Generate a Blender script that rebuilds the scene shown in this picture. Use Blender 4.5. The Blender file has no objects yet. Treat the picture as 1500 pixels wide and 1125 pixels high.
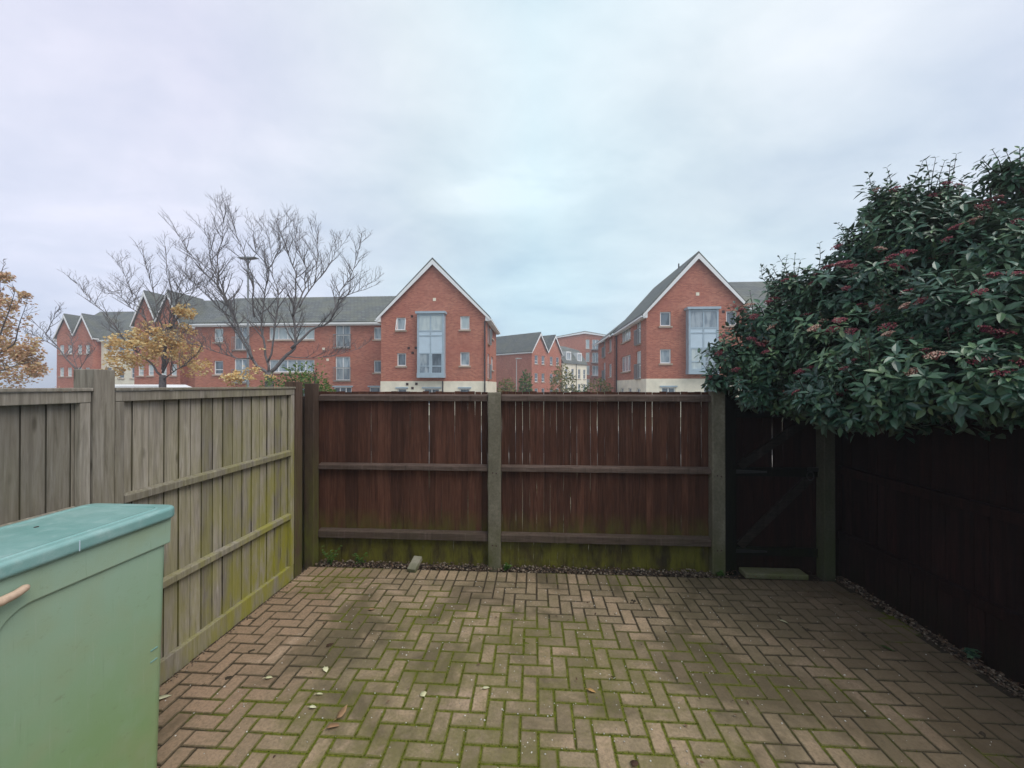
import bpy, math, random
from mathutils import Vector, Matrix, noise
random.seed(11)
R = math.radians
scene = bpy.context.scene
COL = scene.collection
# ------------------------------------------------------------------ camera
CAMH, YAW, FPX = 1.96, R(3.36), 563.0
cs, sn = math.cos(YAW), math.sin(YAW)
cam_d = bpy.data.cameras.new('camera'); cam = bpy.data.objects.new('camera', cam_d); COL.objects.link(cam)
cam.location = (0, 0, CAMH); cam.rotation_euler = (R(90.25), 0, YAW)
cam_d.sensor_width = 36; cam_d.lens = 36*FPX/1500; cam_d.clip_start = .05; cam_d.clip_end = 3000
scene.camera = cam

def at(px, py, t):                       # point at forward distance t metres along the view
    r = (px-750)/FPX*t
    return Vector((r*cs - t*sn, t*cs + r*sn, CAMH-(py-565)/FPX*t))

# ------------------------------------------------------------------ helpers
def tag(o, label=None, cat=None, group=None, kind=None):
    if label: o['label'] = label
    if cat: o['category'] = cat
    if group: o['group'] = group
    if kind: o['kind'] = kind
    return o

def empty(name, loc, rz=0, label=None, cat=None, group=None):
    o = bpy.data.objects.new(name, None); COL.objects.link(o)
    o.location = loc; o.rotation_euler = (0, 0, rz); o.empty_display_size = .2
    return tag(o, label, cat, group)

class MB:
    def __init__(s): s.v = []; s.f = []; s.a = []; s.m = []; s.T = None; s.mi = 0
    def add(s, vs, fs, a=None):
        b = len(s.v)
        if a is None: a = random.random()
        if s.T is None: s.v.extend([tuple(v) for v in vs])
        else: s.v.extend([tuple(s.T @ Vector(v)) for v in vs])
        for f in fs: s.f.append([b+i for i in f]); s.a.append(a); s.m.append(s.mi)
    def box(s, x0, y0, z0, x1, y1, z1, a=None):
        s.add([(x0,y0,z0),(x1,y0,z0),(x1,y1,z0),(x0,y1,z0),(x0,y0,z1),(x1,y0,z1),(x1,y1,z1),(x0,y1,z1)],
              [(0,3,2,1),(4,5,6,7),(0,1,5,4),(1,2,6,5),(2,3,7,6),(3,0,4,7)], a)
    def bar(s, p, q, w, h, up=(0,0,1), a=None):      # beam from p to q: w across, h along up
        p, q = Vector(p), Vector(q); d = (q-p).normalized(); up = Vector(up)
        x = d.cross(up).normalized()*w/2; y = x.cross(d).normalized()*h/2
        s.add([p-x-y,p+x-y,p+x+y,p-x+y,q-x-y,q+x-y,q+x+y,q-x+y],
              [(3,2,1,0),(4,5,6,7),(0,1,5,4),(1,2,6,5),(2,3,7,6),(3,0,4,7)], a)
    def prism(s, poly, axis, c0, c1, a=None):        # poly in the plane across axis, extruded c0..c1
        def P(u, w, c):
            return (c,u,w) if axis == 'x' else (u,c,w) if axis == 'y' else (u,w,c)
        n = len(poly)
        s.add([P(u,w,c0) for u,w in poly]+[P(u,w,c1) for u,w in poly],
              [tuple(range(n)), tuple(range(2*n-1,n-1,-1))]+[(i,i+n,(i+1)%n+n,(i+1)%n) for i in range(n)], a)
    def tube(s, pts, rad, n=6, a=None, cap=True):
        pts = [Vector(p) for p in pts]; vs = []; fs = []
        if not hasattr(rad, '__len__'): rad = [rad]*len(pts)
        ref = None
        for i, p in enumerate(pts):
            d = (pts[min(i+1,len(pts)-1)]-pts[max(i-1,0)])
            d = d.normalized() if d.length > 1e-9 else Vector((0,0,1))
            if ref is None: ref = Vector((1,0,0)) if abs(d.x) < .8 else Vector((0,1,0))
            x = ref - d*ref.dot(d); x.normalize(); ref = x; y = d.cross(x)
            for k in range(n):
                t = 2*math.pi*k/n; vs.append(p + (x*math.cos(t)+y*math.sin(t))*rad[i])
        for i in range(len(pts)-1):
            for k in range(n):
                a0 = i*n+k; a1 = i*n+(k+1)%n; fs.append((a0,a1,a1+n,a0+n))
        if cap: fs.append(tuple(range(n-1,-1,-1))); fs.append(tuple(range(len(pts)*n-n, len(pts)*n)))
        s.add(vs, fs, a)
    def build(s, name, mat, parent=None, smooth=False, bevel=0, loc=None, seg=2):
        me = bpy.data.meshes.new(name); me.from_pydata(s.v, [], s.f)
        for m in (mat if isinstance(mat, (list, tuple)) else [mat]): me.materials.append(m)
        at_ = me.attributes.new('var', 'FLOAT', 'FACE'); at_.data.foreach_set('value', s.a)
        if any(s.m): me.polygons.foreach_set('material_index', s.m)
        if smooth: me.polygons.foreach_set('use_smooth', [True]*len(me.polygons))
        me.update()
        o = bpy.data.objects.new(name, me); COL.objects.link(o)
        if parent is not None: o.parent = parent
        if loc is not None: o.location = loc
        if bevel:
            b = o.modifiers.new('bevel', 'BEVEL'); b.width = bevel; b.segments = seg; b.limit_method = 'ANGLE'; b.angle_limit = R(40)
            b.harden_normals = False
        return o

# ------------------------------------------------------------------ materials
class NT:
    def __init__(s, name):
        s.mat = bpy.data.materials.new(name); s.mat.use_nodes = True
        s.t = s.mat.node_tree; s.n = s.t.nodes; s.b = s.n['Principled BSDF']
    def new(s, typ, **kw):
        n = s.n.new(typ)
        for k, v in kw.items(): setattr(n, k, v)
        return n
    def link(s, a, b): s.t.links.new(a, b)
    def setin(s, node, key, val):
        if hasattr(val, 'is_linked') or isinstance(val, bpy.types.NodeSocket): s.link(val, node.inputs[key])
        else: node.inputs[key].default_value = val
    def coord(s, scale=(1,1,1), kind='Object', offs=None):
        tc = s.new('ShaderNodeTexCoord'); mp = s.new('ShaderNodeMapping'); mp.inputs['Scale'].default_value = scale
        s.link(tc.outputs[kind], mp.inputs['Vector'])
        if offs is not None:
            cb = s.new('ShaderNodeCombineXYZ')
            mm = s.math('MULTIPLY', offs, 37.0)
            for k in ('X','Y','Z'): s.link(mm, cb.inputs[k])
            s.link(cb.outputs[0], mp.inputs['Location'])
        return mp.outputs[0]
    def noise(s, vec, scale, detail=4, rough=.55, dist=0):
        n = s.new('ShaderNodeTexNoise'); s.link(vec, n.inputs['Vector'])
        n.inputs['Scale'].default_value = scale; n.inputs['Detail'].default_value = detail
        n.inputs['Roughness'].default_value = rough; n.inputs['Distortion'].default_value = dist
        return n.outputs['Fac']
    def ramp(s, fac, stops, interp='LINEAR'):
        n = s.new('ShaderNodeValToRGB'); s.link(fac, n.inputs['Fac']); n.color_ramp.interpolation = interp
        while len(n.color_ramp.elements) < len(stops): n.color_ramp.elements.new(.5)
        for e, (p, c) in zip(n.color_ramp.elements, stops):
            e.position = p; e.color = (c[0],c[1],c[2],1) if hasattr(c,'__len__') else (c,c,c,1)
        return n.outputs['Color']
    def math(s, op, a, b=None, clamp=False):
        n = s.new('ShaderNodeMath', operation=op); n.use_clamp = clamp
        for i, v in enumerate((a, b)):
            if v is None: continue
            if isinstance(v, (int, float)): n.inputs[i].default_value = v
            else: s.link(v, n.inputs[i])
        return n.outputs[0]
    def mix(s, fac, a, b, blend='MIX'):
        n = s.new('ShaderNodeMix', data_type='RGBA', blend_type=blend)
        for i, v in ((0,fac),(6,a),(7,b)):
            if isinstance(v, (int,float)): n.inputs[i].default_value = v
            elif isinstance(v, (tuple,list)): n.inputs[i].default_value = (v[0],v[1],v[2],1)
            else: s.link(v, n.inputs[i])
        return n.outputs[2]
    def attr(s, name='var'):
        n = s.new('ShaderNodeAttribute'); n.attribute_name = name; return n.outputs['Fac']
    def bump(s, h, strength=.3, dist=.01):
        n = s.new('ShaderNodeBump'); n.inputs['Strength'].default_value = strength; n.inputs['Distance'].default_value = dist
        s.link(h, n.inputs['Height']); s.link(n.outputs[0], s.b.inputs['Normal'])
    def sep(s, vec):
        n = s.new('ShaderNodeSeparateXYZ'); s.link(vec, n.inputs[0]); return n.outputs
    def out(s, col, rough=.7, spec=.3):
        s.setin(s.b, 'Base Color', col if not isinstance(col, tuple) else (*col,1))
        s.setin(s.b, 'Roughness', rough); s.b.inputs['Specular IOR Level'].default_value = spec
        return s.mat

def wood(name, dark, mid, light, algae=(.10,.11,.02), alg_h=(.0,.9), alg_amt=1.0, grain=(9,9,.7), varamt=.5, rough=.8, spec=.2, knots=True, alg_gate=None):
    m = NT(name); var = m.attr()
    v = m.coord(grain, offs=var)
    g = m.noise(v, 6, 6, .65, .6)
    fine = m.noise(m.coord((60,60,2.5), offs=var), 4, 3, .6)
    col = m.ramp(g, [(.25,dark),(.5,mid),(.78,light)])
    col = m.mix(m.math('MULTIPLY', fine, .45), col, dark, 'MIX')
    hv = m.ramp(var, [(0,(1-varamt*.55,)*3),(1,(1+varamt*.35,)*3)])
    col = m.mix(1.0, col, hv, 'MULTIPLY')
    blot = m.noise(m.coord((1.2,1.2,.7)), 2.2, 4)
    col = m.mix(m.ramp(blot, [(.42,0),(.72,.55)]), col, dark)
    if knots:
        vo = m.new('ShaderNodeTexVoronoi'); m.link(m.coord((6,6,1.6), offs=var), vo.inputs['Vector']); vo.inputs['Scale'].default_value = 1.5
        col = m.mix(m.ramp(vo.outputs['Distance'], [(.05,.85),(.13,0)]), col, tuple(c*.45 for c in dark))
    dr = m.noise(m.coord((16,16,.55), offs=var), 2.0, 4, .6)
    col = m.mix(m.ramp(dr, [(.55,0),(.75,.6)]), col, tuple(c*.6 for c in dark)); col = m.mix(m.ramp(dr, [(.28,.32),(.42,0)]), col, light)
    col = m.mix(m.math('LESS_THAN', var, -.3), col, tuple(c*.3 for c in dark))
    # algae staining near the ground
    tc = m.new('ShaderNodeTexCoord'); z = m.sep(tc.outputs['Object'])
    na = m.noise(m.coord((3.5,3.5,1.1)), 2.2, 5, .65)
    mr = m.new('ShaderNodeMapRange'); m.link(z['Z'], mr.inputs[0]); mr.inputs[1].default_value = alg_h[0]; mr.inputs[2].default_value = alg_h[1]
    mr.inputs[3].default_value = 1; mr.inputs[4].default_value = 0
    af = m.math('MULTIPLY', mr.outputs[0], m.ramp(na, [(.36,.05),(.60,1)]))
    if alg_gate:                      # algae stronger towards one end of the run
        ax, g0, g1, lo = alg_gate
        gr = m.new('ShaderNodeMapRange'); m.link(z[ax], gr.inputs[0]); gr.inputs[1].default_value = g0; gr.inputs[2].default_value = g1
        gr.inputs[3].default_value = lo; gr.inputs[4].default_value = 1
        af = m.math('MULTIPLY', af, gr.outputs[0])
    af = m.math('MULTIPLY', af, alg_amt, True)
    col = m.mix(af, col, m.mix(fine, algae, tuple(c*.5 for c in algae)))
    m.bump(m.math('ADD', g, m.math('MULTIPLY', fine, .6)), .5, .004)
    return m.out(col, rough, spec)

M = {}
M['grey_wood'] = wood('grey_wood', (.165,.143,.115), (.36,.322,.268), (.52,.48,.42), (.35,.33,.055), (.1,2.3), 1.2, varamt=.75, alg_gate=('Y',2.0,3.5,.14))
M['brown_post'] = wood('brown_post', (.045,.028,.02), (.095,.06,.042), (.14,.10,.07), (.12,.125,.025), (.15,1.5), 1.0, knots=False)
M['brown_wood'] = wood('brown_wood', (.036,.0145,.009), (.090,.035,.0215), (.155,.070,.046), (.11,.105,.02), (.24,.60), 1.15, grain=(7,7,.5), varamt=.7, knots=False)
M['brown_low'] = wood('brown_low', (.025,.017,.010), (.055,.038,.016), (.08,.058,.024), (.21,.20,.022), (-.3,.75), 1.0, grain=(7,7,.5), varamt=.6, knots=False)
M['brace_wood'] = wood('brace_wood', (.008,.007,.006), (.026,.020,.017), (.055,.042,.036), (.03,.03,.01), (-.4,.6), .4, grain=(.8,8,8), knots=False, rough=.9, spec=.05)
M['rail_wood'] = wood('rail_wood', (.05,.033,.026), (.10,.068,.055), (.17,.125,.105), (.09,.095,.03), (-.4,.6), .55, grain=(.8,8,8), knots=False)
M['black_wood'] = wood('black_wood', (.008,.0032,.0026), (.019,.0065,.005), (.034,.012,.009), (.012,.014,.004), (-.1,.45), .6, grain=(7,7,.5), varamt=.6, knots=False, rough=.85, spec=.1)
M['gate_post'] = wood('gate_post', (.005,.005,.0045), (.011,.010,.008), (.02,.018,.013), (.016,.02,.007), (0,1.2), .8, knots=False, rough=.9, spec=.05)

def concrete(name, a, b, moss=(.07,.075,.02), mz=(.0,.5)):
    m = NT(name); n1 = m.noise(m.coord((1,1,1)), 38, 5, .7); n2 = m.noise(m.coord((1,1,.5)), 4.5, 5, .6)
    col = m.ramp(n1, [(.3,a),(.7,b)])
    col = m.mix(m.ramp(n2, [(.4,0),(.75,.7)]), col, tuple(c*.5 for c in a))
    tc = m.new('ShaderNodeTexCoord'); z = m.sep(tc.outputs['Object'])['Z']
    mr = m.new('ShaderNodeMapRange'); m.link(z, mr.inputs[0]); mr.inputs[1].default_value = mz[0]; mr.inputs[2].default_value = mz[1]; mr.inputs[3].default_value = .9; mr.inputs[4].default_value = 0.1
    col = m.mix(m.math('MULTIPLY', mr.outputs[0], m.ramp(n2, [(.35,.2),(.6,1)])), col, moss)
    m.bump(n1, .5, .006); return m.out(col, .9, .15)
M['side_post'] = concrete('side_post', (.05,.05,.036), (.095,.088,.065), (.05,.06,.02), (0,1.2))
M['concrete'] = concrete('post_concrete', (.13,.115,.085), (.23,.205,.16))
M['slab'] = concrete('slab_stone', (.13,.12,.08), (.21,.19,.13), (.14,.15,.05), (-.1,.2))
M['brick_loose'] = concrete('loose_block', (.22,.2,.16), (.34,.31,.25), (.08,.1,.03), (-.02,.05))

def paving():
    m = NT('paver'); var = m.attr(); v = m.coord(); 
    lo = m.noise(v, .9, 4, .55); mid = m.noise(v, 6, 5, .65); sp = m.noise(v, 160, 2, .6); fine = m.noise(v, 55, 4, .7)
    base = m.ramp(var, [(0,(.225,.178,.120)),(.35,(.30,.24,.165)),(.7,(.35,.275,.19)),(1,(.44,.33,.235))])
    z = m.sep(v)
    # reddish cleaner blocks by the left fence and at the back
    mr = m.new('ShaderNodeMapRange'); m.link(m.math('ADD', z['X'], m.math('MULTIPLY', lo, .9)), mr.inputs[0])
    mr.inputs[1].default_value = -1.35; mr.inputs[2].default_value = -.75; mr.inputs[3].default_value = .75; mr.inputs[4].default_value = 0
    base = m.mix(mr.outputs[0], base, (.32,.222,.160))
    pt = m.noise(m.coord(offs=None), 1.7, 3, .5, .8)
    base = m.mix(m.ramp(pt, [(.56,0),(.62,.75)]), base, (.46,.35,.265))
    dp = m.noise(m.coord((1,1,1)), 1.15, 5, .62, .6)
    damp = m.ramp(dp, [(.50,0),(.60,.72)])
    # grime film and algae patches
    gr = m.ramp(m.math('ADD', m.math('MULTIPLY', lo, .6), m.math('MULTIPLY', mid, .4)), [(.40,0),(.60,.75)])
    cx = m.math('MULTIPLY', gr, m.math('SUBTRACT', 1.0, m.math('MULTIPLY', mr.outputs[0], .8)))
    base = m.mix(cx, base, (.155,.138,.078))
    base = m.mix(m.ramp(fine, [(.42,0),(.7,.55)]), base, (.10,.08,.06))
    base = m.mix(m.ramp(sp, [(.66,0),(.72,.5)]), base, (.42,.37,.31))
    base = m.mix(damp, base, (.080,.068,.040))
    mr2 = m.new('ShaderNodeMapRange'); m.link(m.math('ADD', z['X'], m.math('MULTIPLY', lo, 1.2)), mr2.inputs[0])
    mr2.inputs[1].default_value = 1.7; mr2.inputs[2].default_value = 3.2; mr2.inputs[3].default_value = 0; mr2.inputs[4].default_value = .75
    base = m.mix(mr2.outputs[0], base, (.095,.068,.045))  # pavers turn darker brown towards the right fence
    # dirt and algae creeping in from the joints over worn edges
    e = m.math('ADD', m.attr('edge'), m.math('SUBTRACT', m.math('MULTIPLY', m.noise(v, 26, 5, .7), 1.5), .75))
    mo = m.attr('mossy'); ec = m.mix(m.ramp(mo, [(.25,0),(.6,1)]), (.085,.070,.042), m.mix(m.noise(v, 70, 3, .7), (.05,.058,.012), (.165,.165,.03)))
    base = m.mix(m.ramp(m.math('ADD', e, m.math('MULTIPLY', mo, .16)), [(.64,0),(1.05,.85)]), base, ec)
    base = m.mix(m.ramp(m.math('MULTIPLY', mo, m.noise(v, 9, 5, .7)), [(.30,0),(.52,.55)]), base, m.mix(m.noise(v, 60, 3, .7), (.06,.068,.018), (.17,.165,.045)))
    vv = m.noise(v, 14, 5, .7, .5); base = m.mix(m.ramp(vv, [(.50,0),(.72,.5)]), base, (.16,.13,.088))
    base = m.mix(1.0, base, (1.04,.975,.90), 'MULTIPLY')
    m.bump(m.math('ADD', fine, m.math('MULTIPLY', sp, .5)), .7, .005)
    return m.out(base, m.ramp(mid, [(.3,.6),(.7,.9)]), .25)
M['paver'] = paving()

def moss():
    m = NT('moss'); v = m.coord(); f = m.attr('moss'); n = m.noise(v, 90, 3, .7); n2 = m.noise(v, 5, 4)
    g = m.ramp(m.math('ADD', m.math('MULTIPLY', n, .6), m.math('MULTIPLY', n2, .4)), [(.3,(.04,.05,.007)),(.5,(.105,.122,.013)),(.7,(.19,.19,.03))])
    s = m.ramp(n, [(.3,(.022,.016,.011)),(.7,(.075,.058,.04))])
    m.bump(n, .8, .008)
    return m.out(m.mix(m.ramp(f, [(.22,0),(.5,1)]), s, g), .95, .1)
M['moss'] = moss()

def simple(name, col, rough=.6, spec=.3, nscale=8, amt=.3, metal=0, bump=0, bscale=60):
    m = NT(name); n = m.noise(m.coord(), nscale, 4)
    c = m.mix(m.ramp(n, [(.3,0),(.7,1)]), tuple(x*(1-amt) for x in col), tuple(min(1,x*(1+amt*.6)) for x in col))
    m.b.inputs['Metallic'].default_value = metal
    if bump: m.bump(m.noise(m.coord(), bscale, 4), bump, .004)
    return m.out(c, rough, spec)

def varcol(name, stops, rough=.6, spec=.3, trans=0, under=None, vein=False):
    m = NT(name); var = m.attr(); n = m.noise(m.coord(), 3, 3)
    f = m.math('ADD', m.math('MULTIPLY', var, .7), m.math('MULTIPLY', n, .3))
    c = m.ramp(f, stops)
    if under:
        g = m.new('ShaderNodeNewGeometry'); c = m.mix(g.outputs['Backfacing'], c, under)
    if trans: 
        m.b.inputs['Subsurface Weight'].default_value = 0
        tr = m.new('ShaderNodeBsdfTranslucent'); m.link(c, tr.inputs['Color'])
        mx = m.new('ShaderNodeMixShader'); mx.inputs[0].default_value = trans
        o = m.n['Material Output']; m.link(m.b.outputs[0], mx.inputs[1]); m.link(tr.outputs[0], mx.inputs[2]); m.link(mx.outputs[0], o.inputs['Surface'])
    return m.out(c, rough, spec)
M['moss_tuft'] = varcol('moss_tuft', [(.1,(.045,.055,.007)),(.5,(.11,.125,.013)),(.9,(.20,.20,.03))], .9, .1, .2)
M['soil'] = simple('soil', (.045,.034,.024), .95, .1, 14, .5, bump=.6)
M['pebble'] = varcol('pebble', [(.1,(.03,.02,.014)),(.4,(.085,.058,.04)),(.65,(.16,.115,.08)),(.92,(.32,.27,.21))], .75, .3)
M['litter'] = varcol('litter', [(.1,(.03,.018,.012)),(.5,(.085,.045,.028)),(.9,(.16,.10,.06))], .8, .2)
M['grit'] = varcol('grit', [(.1,(.3,.27,.22)),(.5,(.5,.47,.42)),(.9,(.72,.70,.65))], .7, .3)

def brickwall():
    m = NT('red_brick'); tc = m.new('ShaderNodeTexCoord'); s3 = m.sep(tc.outputs['Object'])
    cb = m.new('ShaderNodeCombineXYZ'); m.link(m.math('ADD', s3['X'], s3['Y']), cb.inputs['X']); m.link(s3['Z'], cb.inputs['Y'])
    b = m.new('ShaderNodeTexBrick'); m.link(cb.outputs[0], b.inputs['Vector'])
    b.inputs['Scale'].default_value = 1; b.inputs['Brick Width'].default_value = .225; b.inputs['Row Height'].default_value = .075; b.inputs['Mortar Size'].default_value = .008
    b.inputs['Color1'].default_value = (.34,.098,.060,1); b.inputs['Color2'].default_value = (.54,.20,.128,1); b.inputs['Mortar'].default_value = (.42,.27,.21,1)
    n = m.noise(m.coord((1,1,1)), .55, 4); n2 = m.noise(m.coord((1.5,1.5,4)), 1.2, 4)
    c = m.mix(m.ramp(n, [(.35,0),(.7,.45)]), b.outputs['Color'], (.36,.10,.075))
    c = m.mix(m.ramp(n2, [(.55,0),(.75,.3)]), c, (.56,.24,.18))
    return m.out(c, .9, .15)
M['brick'] = brickwall()
def slate():
    m = NT('roof_tile'); tc = m.new('ShaderNodeTexCoord'); s3 = m.sep(tc.outputs['Object'])
    cb = m.new('ShaderNodeCombineXYZ'); m.link(m.math('ADD', s3['X'], s3['Y']), cb.inputs['X']); m.link(s3['Z'], cb.inputs['Y'])
    b = m.new('ShaderNodeTexBrick'); m.link(cb.outputs[0], b.inputs['Vector']); b.inputs['Scale'].default_value = 1
    b.inputs['Brick Width'].default_value = .33; b.inputs['Row Height'].default_value = .2; b.inputs['Mortar Size'].default_value = .02
    b.inputs['Color1'].default_value = (.10,.11,.11,1); b.inputs['Color2'].default_value = (.15,.16,.158,1); b.inputs['Mortar'].default_value = (.055,.06,.062,1)
    n = m.noise(m.coord(), .8, 5)
    c = m.mix(m.ramp(n, [(.4,0),(.7,.6)]), b.outputs['Color'], (.16,.165,.12))
    return m.out(c, .75, .3)
M['slate'] = slate()
M['cream'] = simple('cream_render', (.82,.76,.62), .85, .15, 1.5, .14)
M['white'] = simple('white_upvc', (.80,.80,.80), .4, .4, 2, .05)
M['stone'] = simple('sill_stone', (.46,.36,.28), .85, .2, 6, .15)
M['bay_metal'] = simple('bay_metal', (.36,.45,.52), .45, .4, 3, .1)
M['panel'] = simple('bay_panel', (.52,.63,.72), .3, .5, 2, .06)
M['dark'] = simple('dark_vent', (.06,.03,.028), .8, .2)
M['pipe'] = simple('pipe_black', (.035,.035,.04), .5, .4)
def glass(name, c0, c1, scale=1.3):
    m = NT(name); v = m.coord((scale,scale,.35)); n = m.noise(v, 2.6, 2, .5)
    tc = m.new('ShaderNodeTexCoord'); oi = m.new('ShaderNodeObjectInfo')
    w = m.new('ShaderNodeTexWave'); m.link(m.coord((1,1,0)), w.inputs['Vector']); w.inputs['Scale'].default_value = 3.5; w.inputs['Distortion'].default_value = 2
    c = m.mix(m.ramp(n, [(.40,0),(.58,1)]), c0, c1); c = m.mix(m.math('MULTIPLY', w.outputs['Fac'], .3), c, tuple(x*.6 for x in c1))  # bluish pane colour stands for blinds and for reflected sky
    return m.out(c, .06, .9)
M['glass_dark'] = glass('window_glass_dark', (.06,.08,.10), (.14,.18,.22))
M['glass_mid'] = glass('window_glass_curtain_sky', (.16,.21,.26), (.38,.44,.48))
M['glass_pale'] = glass('window_glass_blind_sky', (.42,.50,.53), (.55,.62,.62))
M['tarmac'] = simple('tarmac', (.055,.055,.057), .9, .2, 3, .25, bump=.4)
M['pave_far'] = simple('pavement_slabs', (.30,.28,.25), .9, .2, 2, .2)
M['earth'] = simple('far_ground', (.19,.17,.12), .95, .1, .6, .35)
M['grass'] = varcol('grass', [(.1,(.05,.075,.015)),(.5,(.10,.13,.03)),(.9,(.19,.18,.06))], .8, .2)
M['bark'] = simple('bark', (.085,.072,.062), .9, .15, 12, .4, bump=.4)
M['bark_far'] = simple('bark_thin', (.15,.135,.135), .9, .15, 12, .3)
M['leaf_dark'] = varcol('shrub_leaf', [(.08,(.016,.048,.038)),(.38,(.038,.105,.068)),(.66,(.085,.175,.092)),(.95,(.21,.31,.13))], .34, .6, .16, (.075,.115,.075))
M['stem'] = simple('shrub_stem', (.05,.032,.026), .85, .2, 15, .4)
M['flower_red'] = varcol('flower_bud', [(.1,(.10,.018,.04)),(.4,(.26,.04,.07)),(.7,(.38,.10,.11)),(.92,(.54,.34,.27))], .6, .3)
M['flower_pale'] = varcol('flower_open', [(.1,(.20,.05,.06)),(.4,(.45,.22,.17)),(.7,(.62,.42,.32)),(.95,(.75,.66,.55))], .6, .3)
M['leaf_yellow'] = varcol('leaf_yellow', [(.05,(.46,.26,.10)),(.35,(.68,.43,.17)),(.6,(.78,.58,.26)),(.85,(.82,.71,.40)),(1,(.50,.50,.2))], .6, .3, .3)
M['leaf_rust'] = varcol('leaf_rust', [(.1,(.46,.26,.17)),(.45,(.62,.40,.25)),(.8,(.56,.45,.24)),(.95,(.48,.46,.24))], .65, .25, .3)
M['leaf_green'] = varcol('leaf_green', [(.1,(.03,.07,.015)),(.5,(.075,.15,.03)),(.9,(.19,.24,.05))], .55, .35, .25)
M['leaf_olive'] = varcol('leaf_olive', [(.1,(.10,.12,.03)),(.5,(.21,.21,.06)),(.9,(.34,.30,.10))], .55, .35, .25)
M['lamp_metal'] = simple('lamp_metal', (.22,.24,.25), .5, .5, 4, .1)
M['lamp_pale'] = simple('lamp_galvanised', (.48,.48,.46), .5, .5, 4, .1)
M['weed'] = varcol('weed_leaf', [(.1,(.03,.07,.012)),(.5,(.06,.13,.025)),(.9,(.12,.2,.05))], .5, .3, .2)
M['dry_leaf'] = varcol('dry_leaf', [(.1,(.24,.13,.07)),(.5,(.34,.20,.11)),(.9,(.44,.28,.16))], .7, .2)
M['pale_leaf'] = varcol('pale_leaf', [(.1,(.55,.52,.30)),(.9,(.68,.66,.45))], .6, .3)
M['metal_dark'] = simple('dark_iron', (.03,.03,.03), .5, .5, 8, .2, metal=.6)

def binmat():
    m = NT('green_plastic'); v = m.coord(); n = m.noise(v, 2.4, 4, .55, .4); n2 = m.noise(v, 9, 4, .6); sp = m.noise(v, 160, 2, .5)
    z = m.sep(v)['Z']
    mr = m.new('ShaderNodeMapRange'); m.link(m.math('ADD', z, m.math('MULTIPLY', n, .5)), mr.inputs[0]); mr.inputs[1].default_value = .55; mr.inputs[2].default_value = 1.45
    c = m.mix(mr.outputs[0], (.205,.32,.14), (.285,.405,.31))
    c = m.mix(m.ramp(n, [(.48,0),(.72,.55)]), c, (.27,.31,.16))
    c = m.mix(m.ramp(n2, [(.5,0),(.8,.25)]), c, (.30,.40,.30))
    sc = m.noise(m.coord((26,26,1.1)), 3.0, 4, .7, .4); c = m.mix(m.ramp(sc, [(.60,0),(.74,.35)]), c, (.36,.42,.33)); c = m.mix(m.ramp(sc, [(.26,.35),(.38,0)]), c, (.14,.20,.12))
    gr = m.noise(m.coord((3,3,5)), 7, 6, .75); c = m.mix(m.ramp(gr, [(.60,0),(.72,.4)]), c, (.17,.19,.11))
    m.bump(m.math('ADD', m.math('MULTIPLY', sp, .3), n), .12, .012)
    return m.out(c, m.ramp(n2, [(.3,.42),(.7,.6)]), .35)
M['bin'] = binmat()
def lidmat():
    m = NT('lid_plastic'); v = m.coord(); n = m.noise(v, 4, 4, .55); n2 = m.noise(v, 14, 5, .65)
    c = m.mix(m.ramp(n, [(.4,0),(.7,.7)]), (.17,.33,.31), (.27,.42,.40)); c = m.mix(m.ramp(n2, [(.52,0),(.75,.5)]), c, (.38,.50,.48))
    return m.out(c, m.ramp(n2, [(.3,.3),(.7,.5)]), .4)
M['lid'] = lidmat()
M['latch'] = simple('latch_beige', (.55,.40,.29), .6, .3, 20, .25)

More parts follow.
